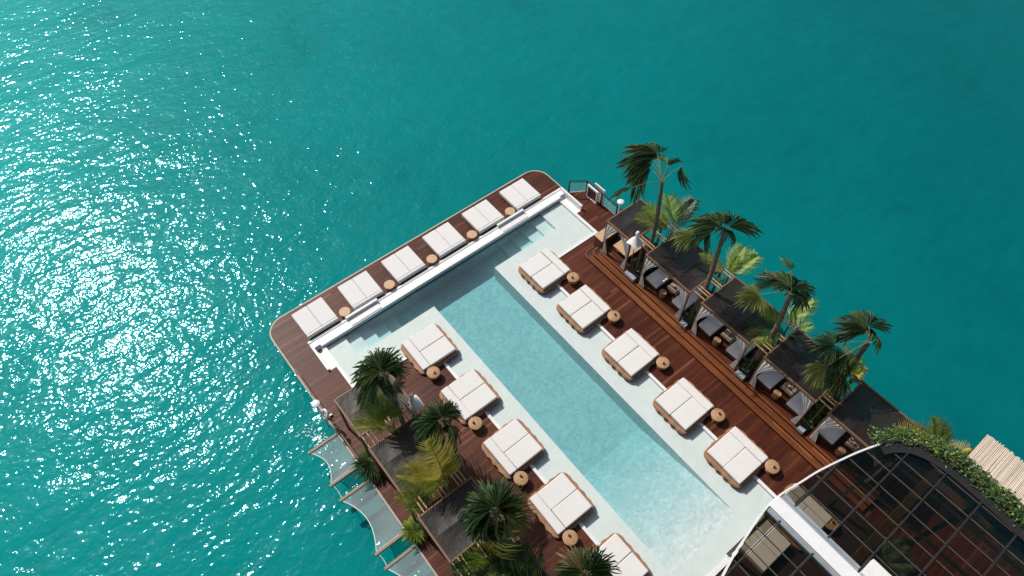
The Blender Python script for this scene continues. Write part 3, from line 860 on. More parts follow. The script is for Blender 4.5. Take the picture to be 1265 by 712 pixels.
def palm(name, label, base, top, r0, fans, bend=(0, 0), ring=0, rl=.8, group='tall fan palms between the cabanas'):
    """fans: (hub px, hub py, tip px, tip py, dz hub, dz tip, material, mesh, roll, width)"""
    t = thing(name, label, 'palm tree', base, 0, group)
    b = Vector(base); trunk((0, 0, 0), Vector(top) - b, r0, r0 * .62, bend, t)
    crown = Vector(top)
    for (hx, hy, tx, ty, dh, dt_, mk, kd, rl_, wd_) in fans:
        h_, t_ = W(hx, hy, top[2] + dh), W(tx, ty, top[2] + dt_); t_ = h_ + (t_ - h_) * 1.12
        fan_leaf(t, h_, t_, crown, mk, kd, rl_, wd_)
        if kd == 0:      # an older, lower leaf behind the big one
            d_ = t_ - h_; h2 = h_ + Vector((rnd(-.15, .15), rnd(-.15, .15), -.22)); ang = random.choice((-1, 1)) * rnd(.25, .5)
            d2 = Vector((d_.x * math.cos(ang) - d_.y * math.sin(ang), d_.x * math.sin(ang) + d_.y * math.cos(ang), d_.z - .45 * d_.length))
            fan_leaf(t, h2, h2 + d2 * rnd(.8, 1.0), crown, mk, 1, rnd(-.3, .3), wd_)
    for k in range(ring):
        a = 2 * PI * k / ring + rnd(-.3, .3); el = rnd(-.5, .9)
        d = Vector((math.cos(a) * math.cos(el), math.sin(a) * math.cos(el), math.sin(el)))
        hub = crown + d * rnd(.25, .5); tip = hub + Vector((d.x, d.y, d.z - .5)).normalized() * rl * rnd(.8, 1.1)
        fan_leaf(t, hub, tip, crown, random.choice(['fan', 'fan', 'fan', 'fan_y']), random.randrange(4), rnd(-.5, .5))
    return t
def feather_palm(name, label, base, fr, group, mk='areca', stem=.6, mix=None):
    """fr: list of (az, rise, length)"""
    t = thing(name, label, 'palm', base, 0, group)
    for k, (az, rise, L) in enumerate(fr):
        a0 = Vector((rnd(-.1, .1), rnd(-.1, .1), 0)); a1 = a0 * 1.6 + Vector((math.cos(az) * .12, math.sin(az) * .12, stem))
        g = MB(); g.tube([a0, (a0 + a1) / 2, a1], [.03, .022, .014], 6); g.build('cane', 'petiole', t)
        o = bpy.data.objects.new('frond', mdata(FEAS[k % 3], (mix[k % len(mix)] if mix else mk))); C.objects.link(o); o.parent = t
        orient(o, a1, a1 + Vector((math.cos(az) * L, math.sin(az) * L, rise * L)), rnd(-.25, .25), 1.0)
    return t
G = 'tall fan palms between the cabanas'
palm('fan_palm', 'tall fan palm with spread fans at the open end, beside the white ball topped canopy', (-12.58, 19.22, .46), W(818, 224, 6.9), .13, [
    (812, 190, 790, 165, .5, .45, 'fan', 0, .2, 1.0), (806, 203, 771, 198, .3, -.05, 'fan', 0, -.2, .95), (812, 196, 778, 176, .35, .25, 'fan', 1, .2, .8),
    (825, 203, 819, 184, .3, .3, 'fan_y', 3, .5, .8), (842, 206, 837, 233, .1, -.7, 'fan', 3, 1.0, .7), (781, 232, 755, 233, -.2, -.5, 'fan', 3, .5, .9), (827, 205, 834, 188, .2, .2, 'fan', 3, -.4, .7)], (.12, .05))
palm('fan_palm', 'fan palm with two big upright fans behind the second cabana from the railing', (-8.68, 19.0, .46), W(896, 283, 7.1), .14, [
    (890, 280, 866, 256, .3, .3, 'fan', 0, .1, 1.0), (900, 281, 925, 257, .3, .3, 'fan', 0, -.1, 1.0), (895, 276, 893, 255, .3, .4, 'fan', 1, 0, .9), (857, 291, 834, 281, -.3, -.6, 'fan_y', 2, .1, 1.1),
    (878, 290, 862, 302, -.1, -.7, 'fan', 1, .3, .8), (905, 287, 914, 296, 0, -.5, 'fan', 1, 0, .8)], (.05, 0))
palm('fan_palm', 'fan palm with leaning trunk and a pale withered leaf, after the middle cabana', (-4.98, 19.15, .46), W(977, 362, 6.3), .15, [
    (978, 357, 990, 330, .3, .2, 'fan', 0, 0, 1.0), (978, 355, 966, 333, .3, .1, 'fan', 1, .1, .8), (980, 354, 999, 350, .2, -.2, 'fan', 0, -.2, .8), (977, 334, 976, 314, .7, .8, 'fan', 3, .3, .7),
    (956, 351, 928, 343, 0, -.2, 'fan', 3, -.6, .9), (961, 345, 946, 333, .2, .2, 'dry', 3, .3, .6), (938, 364, 908, 369, -.3, -.6, 'fan_y', 2, .1, .9), (965, 350, 958, 355, 0, -.3, 'dry', 1, 0, .7)], (.10, .10))
palm('fan_palm', 'fan palm with trunk sloping over the last gap before the glass roof', (-1.38, 20.1, .46), W(1074, 422, 5.8), .15, [
    (1070, 408, 1044, 384, .3, .3, 'fan', 0, .1, 1.0), (1073, 404, 1088, 379, .3, .3, 'fan', 0, -.1, .9), (1068, 412, 1046, 402, .2, .0, 'fan', 1, .2, .9), (1078, 413, 1096, 420, .1, -.4, 'fan_y', 1, -.2, .7),
    (1032, 426, 1001, 415, -.3, -.5, 'fan', 2, .1, 1.0), (1046, 438, 1018, 444, -.5, -.8, 'fan', 0, .1, 1.0), (1022, 452, 992, 461, -.9, -1.3, 'fan_y', 1, .1, .9), (1054, 436, 1044, 462, -.8, -1.2, 'fan_y', 3, 0, .9), (1040, 460, 1026, 488, -1.2, -1.6, 'fan', 1, 0, .9)], (-.1, .1))
palm('fan_palm', 'dense dark fan palm at the sunbed end, leaning over the shallow pool corner', (-12.35, 3.95, .01), W(478, 466, 5.5), .13, [
    (472, 456, 470, 420, .3, .3, 'fan', 0, 0, .8), (474, 458, 489, 436, .3, .2, 'fan', 1, -.1, .9), (469, 458, 446, 434, .3, .2, 'fan', 0, .1, .9), (467, 461, 436, 453, .2, 0, 'fan', 0, .2, .9),
    (468, 466, 431, 476, .1, -.4, 'fan', 1, .2, .8), (474, 465, 462, 487, .1, -.6, 'fan', 1, 0, .9), (480, 462, 492, 455, .1, -.2, 'fan', 1, 0, .8), (471, 456, 458, 424, .4, .35, 'fan', 3, 0, .8)], (.05, -.05), ring=3)
palm('fan_palm', 'fan palm with spiky dark fans over the second cabana, facing the daybeds', (-9.45, 4.92, .005), W(549, 520, 5.3), .12, [
    (546, 516, 537, 489, .3, .3, 'fan', 0, 0, .9), (549, 515, 567, 498, .3, .1, 'fan', 1, 0, .9), (541, 519, 508, 510, .2, .0, 'fan', 0, 0, .9), (542, 521, 502, 530, .1, -.4, 'fan', 1, 0, .9), (545, 523, 524, 545, .1, -.5, 'fan', 1, 0, .9), (551, 520, 562, 534, .1, -.5, 'fan', 1, 0, .8)], (-.05, .05), ring=4)
palm('fan_palm', 'big full fan palm standing over the third cabana, its trunk seen end on', (-5.72, 4.05, .01), W(614, 636, 5.5), .16, [
    (610, 628, 600, 586, .4, .4, 'fan', 0, 0, .85), (617, 628, 630, 588, .4, .4, 'fan', 0, 0, .85), (606, 630, 568, 615, .3, 0, 'fan', 0, .1, .9), (606, 637, 576, 642, .2, -.3, 'fan', 0, 0, .9), (620, 632, 640, 636, .2, -.3, 'fan', 1, 0, .9),
    (612, 643, 590, 664, 0, -.7, 'fan_y', 1, 0, .9), (617, 644, 622, 672, 0, -.8, 'fan', 1, 0, .9), (622, 640, 636, 660, 0, -.6, 'fan', 1, 0, .9), (608, 628, 582, 602, .4, .3, 'fan', 1, 0, .8), (614, 627, 615, 590, .5, .6, 'fan', 3, 0, .9)], (.05, 0), ring=8, rl=1.05)
palm('fan_palm', 'fan palm with straw coloured tips in front of the last uncovered daybed', (-3.1, 5.15, .01), W(722, 712, 4.6), .13, [
    (718, 706, 684, 692, .3, 0, 'fan', 0, 0, .9), (718, 704, 698, 670, .3, .2, 'dry', 3, 0, .8), (722, 704, 712, 678, .3, .3, 'fan', 1, 0, .8), (726, 704, 747, 674, .3, .2, 'fan', 0, 0, .8), (729, 706, 766, 686, .3, .1, 'fan', 0, 0, .8), (716, 710, 680, 710, .2, -.2, 'fan', 1, 0, .8), (731, 709, 764, 700, .2, 0, 'fan', 1, 0, .8)], (0, 0), ring=6)

def az_to(px, py, b, z): 
    p = W(px, py, z) - Vector(b); return (math.atan2(p.y, p.x), p.z / max(.2, math.hypot(p.x, p.y)), math.hypot(p.x, p.y))
def fronds_px(b, stem, tips, zt):
    bb = (b[0], b[1], b[2] + stem)
    out = []
    for (x, y, dz) in tips:
        a, r, L = az_to(x, y, bb, zt + dz); out.append((a, r, max(.5, min(1.9, L))))
    return out
GA = 'feather palms in the cabana gaps'
def fpx(label, b, stem, tips, zt, mk='areca', mix=None, name='feather_palm'):
    feather_palm(name, label, b, fronds_px(b, stem, tips, zt), GA, mk, stem, mix)
fpx('green feather palm with two long arms beside the tallest open end palm', (-12.35, 20.5, .46), 2.4, [(866, 234, .2), (826, 234, .2), (789, 266, -.3), (800, 252, 0), (845, 262, .2), (812, 278, -.4)], 3.6, 'areca', ['fan', 'areca', 'fan_y', 'areca', 'fan', 'fan_y'])
fpx('yellow green feather palm spreading over the sea behind the second cabana', (-8.55, 20.4, .46), 2.4, [(938, 312, .2), (917, 300, .3), (870, 310, 0), (905, 330, 0), (890, 345, -.4), (880, 350, -.8)], 3.4, 'areca', ['areca', 'areca', 'fan_y', 'areca', 'fan', 'fan'])
fpx('bright feather palm leaning seaward by the leaning trunk, third cabana gap', (-4.75, 20.3, .46), 2.2, [(1006, 366, .3), (996, 400, 0), (940, 380, .2), (918, 410, 0), (930, 395, .3), (975, 410, -.2), (960, 400, 0)], 3.3, 'areca', ['areca', 'areca', 'areca', 'areca', 'fan', 'areca', 'fan'])
fpx('golden green feather palm under the sloping trunk before the glass roof', (-1.3, 20.45, .46), 2.2, [(1066, 448, .3), (1050, 432, .4), (1058, 470, 0), (1030, 470, .2), (1020, 480, .0), (1070, 455, 0)], 3.3, 'areca_y', ['areca', 'areca_y', 'fan_y', 'areca'])
fpx('lime feather palm under the dense dark fan palm', (-12.35, 3.35, .01), 2.6, [(450, 486, .2), (470, 478, .3), (486, 488, .2), (440, 524, 0), (452, 512, .2), (475, 524, -.2), (490, 510, 0)], 3.9, 'areca', ['areca', 'areca', 'fan_y', 'areca_y', 'areca'])
fpx('golden feather palm with bright upright fronds above the second cabana', (-8.8, 3.75, .01), 2.9, [(494, 579, .4), (536, 546, .6), (548, 566, .4), (512, 568, .5), (530, 600, 0), (547, 580, 0)], 4.2, 'areca_y', ['areca_y', 'areca_y', 'areca_y', 'areca_y', 'areca'])
fpx('low golden feather palm touching the bars by the second net', (-8.75, 2.75, .01), 2.3, [(491, 612, .2), (505, 596, .3), (534, 596, .2), (510, 620, 0), (520, 588, .3)], 3.4, 'areca_y', ['areca_y', 'areca', 'areca_y', 'areca'])
fpx('lime feather palm below the big full fan palm', (-5.6, 3.3, .01), 2.4, [(590, 698, .2), (606, 668, .3), (560, 698, .2), (640, 690, .3), (662, 678, .2), (612, 712, 0), (625, 705, 0), (580, 690, 0)], 3.9, 'areca', ['areca', 'areca_y', 'fan', 'fan', 'fan', 'areca', 'fan'])
fpx('dark green feather palm crowding the foot of the big full fan palm', (-5.1, 3.9, .01), 2.2, [(640, 678, .2), (655, 700, .2), (600, 676, .2), (618, 695, .4), (632, 705, .2), (606, 706, 0)], 3.6, 'fan', ['fan', 'areca', 'fan'])
fpx('yellow feather palm between hedge and bamboo canopy', (3.1, 20.2, .46), 2.3, [(1160, 518, .2), (1175, 535, .4), (1152, 545, .3), (1145, 528, .5), (1190, 555, .2), (1130, 532, .2), (1120, 522, .2), (1170, 522, .5)], 3.6, 'areca', ['areca', 'fan_y', 'areca_y', 'areca_y', 'areca_y', 'areca_y', 'areca_y', 'areca'])
# low spiky plants by the nets and leafy plants in the planters
def spiky(label, base, n, L, mk='fan'):
    t = thing('spiky_plant', label, 'plant', base, 0, 'spiky plants at the net edge')
    g = MB(); g.tube([(0, 0, 0), (0, 0, .35)], [.06, .05], 7); g.build('stem', 'bark', t)
    for k in range(3):
        o = bpy.data.objects.new('fan_leaf', mdata(FANS[2], mk)); C.objects.link(o); o.parent = t
        a = 2.1 * k + .5; orient(o, Vector((0, 0, .35 + .1 * k)), Vector((math.cos(a) * L, math.sin(a) * L, .5 + .12 * k)), rnd(-.2, .2), 1.0)
spiky('dark spiky palm tuft over the gap between first and second net', (-12.5, 1.95, .01), 3, .95)
spiky('small spiky tuft over the gap between second and third net', (-8.85, 1.80, .01), 3, .62, 'areca')
def leafy(t, hx, hy, z0, z1, n, size, mk, seed):
    r = random.Random(seed); g = MB()
    for k in range(n):
        p = Vector((r.uniform(-hx, hx), r.uniform(-hy, hy), r.uniform(z0, z1)))
        a, el, s = r.uniform(0, 6.28), r.uniform(-.5, .7), size * r.uniform(.6, 1.3)
        d = Vector((math.cos(a) * math.cos(el), math.sin(a) * math.cos(el), math.sin(el))); sd = d.cross(Vector((0, 0, 1))).normalized() * s * .32
        v = [g.bm.verts.new(q) for q in (p, p + d * s * .5 + sd, p + d * s, p + d * s * .5 - sd)]; g.bm.faces.new(v)
    return g.build('foliage', mk, t, solid=False)
pi_ = 0
for gaps, yy, z, side in ((RG, (18.35, 20.4), .453, 'steps side'), (LG, (2.1, 4.5), .003, 'net side')):
    for i, (xa, xb) in enumerate(gaps):
        w_ = xb - xa
        t = thing('planter', 'dark planter of low green leaves filling the %s cabana gap, %s' % (ORD[i], side), 'planter', ((xa + xb) / 2, (yy[0] + yy[1]) / 2, z), 0, 'planters in the cabana gaps')
        hx, hy = w_ / 2 - .12, (yy[1] - yy[0]) / 2
        g = MB()
        for s in (-1, 1):
            g.box(s * hx - .02, s * hx + .02, -hy, hy, 0, .38); g.box(-hx + .022, hx - .022, s * hy - .02, s * hy + .02, 0, .38)
        g.build('box', 'iron', t)
        g = MB(); g.box(-hx + .03, hx - .03, -hy + .03, hy - .03, 0, .33); g.build('soil', 'soil', t)
        leafy(t, hx, hy, .35, .85, 130, .26, 'hedge' if i % 2 else 'fan', 40 + pi_); pi_ += 1
        if side[0] == 's':
            g = MB(); g.box(-hx, hx - .1, -hy - .30, -hy - .06, 0, .22, .01, 1); g.build('trough', 'grey', t)

# ------------------------------------------------------------------ white ball topped canopies
def make_canopy():
    t = thing('ball_canopy', 'x', 'canopy')
    g = MB(); g.tube([(0, 0, 0), (0, 0, 2.9)], .035, 8); g.build('pole', 'beam', t)
    g = MB(); g.lathe([(0, 3.30)] + [(.17 * math.sin(a), 3.46 - .17 * math.cos(a)) for a in [.3 + (PI - .3) * k / 9 for k in range(9)]] + [(0, 3.63)], 18); g.build('ball', 'white', t, True)
    g = MB(); rows = []
    for j in range(9):
        u = j / 8; z = 3.36 - .62 * u ** .8; row = []
        for k in range(32):
            a = 2 * PI * k / 32 + PI / 4
            sq = 1 / max(abs(math.cos(a)), abs(math.sin(a)))
            cn = (sq - 1) / .4142
            rr = (.11 + .40 * u ** 1.7) * (1 + (.42 * cn) * u)
            row.append(g.bm.verts.new((rr * math.cos(a), rr * math.sin(a), z - .12 * cn * u * u)))
        rows.append(row)
    for a, b in zip(rows, rows[1:]):
        for k in range(32): g.bm.faces.new((a[k], a[(k + 1) % 32], b[(k + 1) % 32], b[k]))
    g.build('skirt', 'white', t, True, solid=False)
    return t
bc = make_canopy(); bc.location = (-12.88, 18.38, .453); bc.scale = (.66, .66, .93)
tag(bc, 'white ball topped cloth canopy in front of the bare wooden bench', 'canopy', 'white ball topped canopies')
o = copy_tree(bc); o.location = (-12.66, 4.68, .003); o.scale = (.66, .66, 1.0)
tag(o, 'white ball topped cloth canopy behind the dense dark fan palm', 'canopy', 'white ball topped canopies')

# ------------------------------------------------------------------ railings, frame, posts
def rail(name, label, pts, h, mk, wires=True, group=None, top=.055):
    t = thing(name, label, 'railing', (pts[0][0], pts[0][1], .003), 0, group); b = Vector((pts[0][0], pts[0][1], 0))
    P = [Vector((p[0], p[1], 0)) - b for p in pts]
    for a, c in zip(P, P[1:]):
        g = MB(); g.bar(a + Vector((0, 0, h)), c + Vector((0, 0, h)), top, .05); g.build('top_rail', mk, t)
        n = max(1, round((c - a).length / 1.15))
        for k in range(n + (c == P[-1])):
            q = a.lerp(c, k / n); g = MB(); g.box(q.x - .035, q.x + .035, q.y - .035, q.y + .035, 0, h - .026); g.build('post', mk, t)
        if wires:
            for z in (.18, .36, .54, .72):
                g = MB(); g.tube([a + Vector((0, 0, z * h)), c + Vector((0, 0, z * h))], .007, 5); g.build('wire', 'rope', t)
    return t
rail('deck_railing', 'dark wire railing round the deck corner with the white frame', [(-19.5, 19.98), (-18.86, 20.80), (-15.1, 20.80)], .95, 'iron')
rail('deck_railing', 'dark red timber railing along the deck edge beside the splashing water', [(-18.85, 1.58), (-16.0, 1.60), (-13.0, 1.62)], .50, 'beam', False)
mb = MB(); 
t = thing('display_board', 'white bordered dark display board standing at the corner railing', 'board', (-18.2, 20.62, .003))
for a in ((-.42, -.34, 0, 1.0), (.34, .42, 0, 1.0)):
    g = MB(); g.box(a[0], a[1], -.05, .05, a[2], a[3]); g.build('upright', 'white', t)
g = MB(); g.box(-.34, .34, -.05, .05, .90, 1.0); g.build('top_bar', 'white', t)
g = MB(); g.box(-.34, .34, -.05, .05, 0, .08); g.build('bottom_bar', 'white', t)
g = MB(); g.box(-.34, .34, -.012, .012, .08, .90); g.build('panel', 'dark_wood', t)
t = thing('white_board', 'white upright board behind the dark panel frame, outside the railing', 'board', (-18.0, 21.0, -.3))
g = MB(); g.box(-.42, .42, -.04, .04, .0, 1.32, .01, 1); g.build('board', 'white', t)
g = MB(); g.box(-.42, .42, -.35, -.045, .0, .06); g.build('bracket', 'iron', t)
def disc_post(label, x, y, base, ring):
    t = thing('disc_post', label, 'post', (x, y, base), 0, 'white disc topped posts')
    h = 1.75 - base
    g = MB(); g.tube([(0, 0, 0), (0, 0, h)], .05, 10); g.build('pole', 'white', t, True)
    g = MB(); g.lathe([(0, h), (.15, h), (.19, h + .03), (.19, h + .06), (.15, h + .09), (0, h + .10)], 24); g.build('disc', 'white', t, True)
    g = MB(); g.box(-.04, .04, .0, .42 * (1 if y < 5 else -1), .95, 1.02) if ring else g.box(-.05, .05, -.05, .05, 0, .06); g.build('bracket', 'white', t)
    return t
disc_post('white pole with round disc cap standing over the splashing water', -15.85, 1.40, -.9, True)
disc_post('white pole with round disc cap behind the corner railing', -16.0, 20.55, .003, False)
t = thing('life_ring', 'white life ring hanging beside the disc capped pole above the splash', 'life ring', (-15.62, 1.52, .90))
g = MB(); g.tube([(.20 * math.cos(a), .05 * math.sin(a * 2) * 0 + .10 * math.sin(a), .20 * math.sin(a)) for a in [2 * PI * k / 20 for k in range(21)]], .055, 8, False); g.build('ring', 'white', t, True)
g = MB(); g.bar((0, .0, -.24), (0, .06, -.9), .03, .03); g.build('holder', 'iron', t)

# foam where the water spills
mb = MB(); r = random.Random(5)
for k in range(150):
    a, d = r.uniform(0, 6.28), abs(r.gauss(0, .55))
    cx_, cy_ = -15.9 + d * math.cos(a) * 1.3, .80 + d * math.sin(a) * .6
    if cy_ > 1.35: continue
    n = r.randint(5, 7); s = r.uniform(.01, .04)
    vs_ = [mb.bm.verts.new((cx_ + s * r.uniform(.6, 1.4) * math.cos(2 * PI * i / n), cy_ + s * r.uniform(.5, 1.2) * math.sin(2 * PI * i / n), SEA + .02 + .004 * r.random())) for i in range(n)]
    mb.bm.faces.new(vs_)
struct(mb.build('sea_foam', 'foam', solid=False), 'stuff', 'white foam of spilling water on the sea by the deck')['category'] = 'foam'

# ------------------------------------------------------------------ nets over the water
ZN = -0.06
def net(i, xa, xb, y0, y1):
    lab = ['rope hammock net nearest the splashing water', 'middle rope hammock net with a palm shadow beside its rope edge', 'rope hammock net below the second tuft, furthest from the splashing water'][i]
    t = thing('hammock_net', lab, 'net', (xa, y1, ZN), 0, 'rope nets hung over the sea')
    g = MB(); nx, ny = 16, 12; vs_ = []; w_ = xb - xa
    edge = []
    for a in range(nx + 1):
        u = a / nx; ylim = (y0 - y1) + .42 * math.sin(PI * u) ** .9 * min(1, w_ / 2.4)
        edge.append((.10 + (w_ - .2) * u, ylim, -.0))
        for b in range(ny + 1):
            v = b / ny
            vs_.append(g.bm.verts.new((.10 + (w_ - .2) * u, -.05 + (ylim + .05) * v, -.16 * math.sin(PI * u) * math.sin(PI * v))))
    for a in range(nx):
        for b in range(ny):
            q = a * (ny + 1) + b; g.bm.faces.new((vs_[q], vs_[q + ny + 1], vs_[q + ny + 2], vs_[q + 1]))
    g.build('mesh_sheet', 'net', t, True, solid=False)
    g = MB(); g.tube(edge, .022, 6); g.build('edge_rope', 'rope', t, True)
    g = MB(); g.tube([(.1, -.05, 0), (w_ - .1, -.05, 0)], .018, 6); g.build('edge_rope', 'rope', t, True)
    for x in (0, w_):
        g = MB(); g.box(x - .065, x + .065, y0 - y1 - .12, .25, -.10, .05, .01, 1); g.build('beam', 'beam_grey', t)
        g = MB(); g.tube([(x + (.08 if x == 0 else -.08), -.05, .0), (x + (.08 if x == 0 else -.08), y0 - y1, .0)], .014, 5); g.build('edge_rope', 'rope', t, True)
for i, (xa, xb) in enumerate(((-14.90, -12.95), (-12.10, -9.18), (-8.45, -5.4))):
    net(i, xa, xb, .10, 1.62 if i == 0 else 1.80)
for i, (xa, xb) in enumerate(((-12.95, -12.10), (-9.18, -8.45))):
    g = MB(); g.tube([(xa, .12, ZN), ((xa + xb) / 2, .16, ZN - .05), (xb, .12, ZN)], .012, 5)
    tag(g.build('stay_cable', 'rope'), 'thin pale cable joining the beam tips in the %s net gap' % ORD[i], 'cable', 'cables between net beams')

# ------------------------------------------------------------------ glass pavilion
ZG = 6.7
t = thing('glass_pavilion', 'curved glass roofed pavilion with dark glazing bars and a white centre beam', 'pavilion', (3.0, 11.3, 0))
PB = Vector((3.0, 11.3, 0))
def PV(x, y, z): return Vector((x, y, z)) - PB
arc_r = [(-.15, 11.36), (-.10, 12.0), (.035, 12.72), (.17, 13.5), (.37, 14.3), (.66, 15.3), (1.01, 16.22), (1.36, 16.72), (1.8, 17.08), (2.58, 17.36), (3.77, 17.44), (5.75, 17.32), (8.0, 17.1), (11.0, 16.8)]
def catmull(P, n=5):
    out = []
    for i in range(len(P) - 1):
        p0, p1, p2, p3 = P[max(0, i - 1)], P[i], P[i + 1], P[min(len(P) - 1, i + 2)]
        for k in range(n):
            u = k / n; out.append(tuple(.5 * (2 * p1[j] + (p2[j] - p0[j]) * u + (2 * p0[j] - 5 * p1[j] + 4 * p2[j] - p3[j]) * u * u + (3 * p1[j] - p0[j] - 3 * p2[j] + p3[j]) * u ** 3) for j in (0, 1)))
    return out + [P[-1]]
AR = catmull(arc_r)
AL = [(x, 22.72 - y) for x, y in AR]
def edge_x(y):
    yy = y if y > 11.36 else 22.72 - y
    for a, b in zip(AR, AR[1:]):
        if a[1] <= yy <= b[1] and b[0] < 4: return a[0] + (b[0] - a[0]) * (yy - a[1]) / max(1e-6, b[1] - a[1])
    return 99
full = AL[::-1] + AR[1:]
g = MB(); g.sweep([PV(x, y, ZG) for x, y in AL[::-1][20:] + AR[1:34]], [(-.0, -.10), (-.0, .10), (.06, .10), (.06, -.10)]); g.build('rim', 'white', t, True)
bars_x = [.46, 1.80, 3.06, 4.37, 5.67, 6.97, 8.27]
beamA, beamB = 11.10, 12.02
ys_r = [beamB + .70 * k for k in range(8)]; ys_l = [beamA - .70 * k for k in range(8)]
for x in bars_x:
    for ya, yb in ((beamB - .12, 17.3), (5.45, beamA + .10)):
        # clip to the rim
        yy = [y for y in [ya + (yb - ya) * k / 60 for k in range(61)] if edge_x(y) + .05 < x or edge_x(y) > 90 and x > 2.2]
        if not yy: continue
        g = MB(); g.bar(PV(x, min(yy), ZG + .03), PV(x, max(yy), ZG + .03), .045, .10); g.build('glazing_bar', 'iron', t)
for y in ys_r[1:8] + ys_l[1:8]:
    x = edge_x(y) + .06
    if x > 50: continue
    g = MB(); g.bar(PV(x, y, ZG + .005), PV(9.5, y, ZG + .005), .032, .05); g.build('thin_bar', 'glazing', t)
# panes
for ys in (ys_r, ys_l):
    for a, b in zip(ys, ys[1:]):
        lo, hi = min(a, b) + .024, max(a, b) - .024
        hi = min(hi, 17.2); lo = max(lo, 5.5)
        if hi - lo < .1: continue
        xs = [-.2] + bars_x
        for xa, xb in zip(xs, xs[1:]):
            p = []
            n = 6
            for k in range(n + 1):
                y = lo + (hi - lo) * k / n; ex = edge_x(y) + .09 if edge_x(y) < 50 else 2.6
                p.append((max(xa + .036, ex), y))
            if all(q[0] > xb - .06 for q in p): continue
            p = [(min(q[0], xb - .037), q[1]) for q in p]
            poly = [PV(q[0], q[1], ZG) for q in p] + [PV(xb - .036, hi, ZG), PV(xb - .036, lo, ZG)]
            g = MB(); f = g.bm.faces.new([g.bm.verts.new(q) for q in poly])
            ex_ = bmesh.ops.solidify(g.bm, geom=[f], thickness=.012)
            g.build('pane', 'glass', t)
# white centre beam with grey channels
def slab(name, mk, xa, ya, xb, yb, z0, z1, r=.01):
    g = MB(); a, b = PV(xa, ya, z0), PV(xb, yb, z1); g.box(a.x, b.x, a.y, b.y, a.z, b.z, r, 1); return g.build(name, mk, t)
slab('centre_beam', 'white', -.10, beamA + .16, 9.5, beamB - .25, ZG - .30, ZG + .12)
slab('channel', 'grey', -.06, beamA, 9.5, beamA + .155, ZG - .3, ZG + .05); slab('channel', 'grey', -.02, beamB - .245, 3.05, beamB, ZG - .3, ZG + .05)
slab('channel_edge', 'grey', .0, beamB - .13, 3.0, beamB - .10, ZG + .052, ZG + .09, .0); slab('channel_edge', 'grey', .0, beamA + .06, 9.0, beamA + .09, ZG + .052, ZG + .09, .0)
slab('roof_box', 'white', 3.12, beamB - .24, 4.6, beamB + .42, ZG - .1, ZG + .28)
slab('timber_beam', 'bar', 2.70, beamB + .02, 2.99, 17.2, ZG - .40, ZG - .12); slab('timber_beam', 'bar', 2.70, 5.6, 2.98, beamA - .02, ZG - .40, ZG - .12)
for y in (13.0, 14.75, 16.3, 9.2):
    slab('purlin', 'beam_grey', 1.2, y, 9.0, y + .09, ZG - .62, ZG - .50, 0)
# black trough and hedge along the corner
HP = [p for p in AR if p[1] > 15.9]
g = MB(); g.sweep([PV(x, y, ZG) for x, y in HP], [(-.02, -.5), (-.02, .18), (.05, .18), (.05, .10), (.42, .08), (.42, -.5)][::-1]); g.build('trough', 'black', t)
for (x, y) in ((.55, 14.6), (1.55, 16.6), (4.4, 17.0), (8.0, 16.8), (.55, 8.1), (.12, 11.6), (4.4, 11.6)):
    slab('column', 'iron', x - .07, y - .07, x + .07, y + .07, .47 if y > 18 else .004, ZG - .31 if 11 < y < 12.2 else ZG - .11, 0)
# hedge: each leaf a small face, along the trough, spilling outwards
hd = thing('hedge', 'dense green leafy hedge along the curved edge of the glass roof', 'hedge', (1.8, 17.1, ZG))
HB = Vector((1.8, 17.1, ZG)); r = random.Random(3)
HQ = [p for p in AR if p[1] > 15.75]
cum = [0]
for a, b in zip(HQ, HQ[1:]): cum.append(cum[-1] + math.hypot(b[0] - a[0], b[1] - a[1]))
for mk, cnt, sd in (('hedge', 5200, 3), ('areca', 700, 4)):
    g = MB(); r = random.Random(sd)
    for k in range(cnt):
        s = r.uniform(0, min(cum[-1], 7.5)); i = max(j for j in range(len(cum) - 1) if cum[j] <= s)
        a, b = HQ[i], HQ[i + 1]; u = (s - cum[i]) / max(1e-6, cum[i + 1] - cum[i])
        x, y = a[0] + (b[0] - a[0]) * u, a[1] + (b[1] - a[1]) * u
        d = Vector((b[0] - a[0], b[1] - a[1], 0)).normalized(); n = Vector((-d.y, d.x, 0))
        clump = .5 + .5 * math.sin(s * 5.1) * math.sin(s * 2.3 + 1); full_ = .35 if s < .9 else (.75 if s < 2 else 1)
        off = r.gauss(.22, .17); hgt = max(0, 1 - ((off - .22) / .5) ** 2) * (.20 + .30 * clump) * full_
        p = Vector((x, y, ZG)) + n * off + Vector((0, 0, .05 + hgt * r.uniform(.2, 1.1)))
        if r.random() > full_: continue
        a_, el, sz = r.uniform(0, 6.28), r.uniform(-.3, .9), r.uniform(.05, .12)
        dv = Vector((math.cos(a_) * math.cos(el), math.sin(a_) * math.cos(el), math.sin(el))); sv = dv.cross(Vector((0, 0, 1))).normalized() * sz * .42
        p -= HB
        g.bm.faces.new([g.bm.verts.new(q) for q in (p, p + dv * sz * .5 + sv, p + dv * sz, p + dv * sz * .5 - sv)])
    struct(g.build('foliage', mk, hd, solid=False), 'stuff')

g = MB(); y = PSB + .2
while y < 17.3:
    g.box(.45, 11.0, y, y + .14, .006, .02); y += .148
y = 2.2
while y < PSA - .35:
    g.box(.45, 11.0, y, y + .14, .006, .02); y += .148
for f in range(8): g.box(PXE + .2, 11.0, PSA - .3 + f * .97, PSA - .3 + f * .97 + .955, .006, .02)
g.bm.transform(Matrix.Translation(-PB)); o = g.build('floor_board', 'floor', t); struct(o, 'stuff')
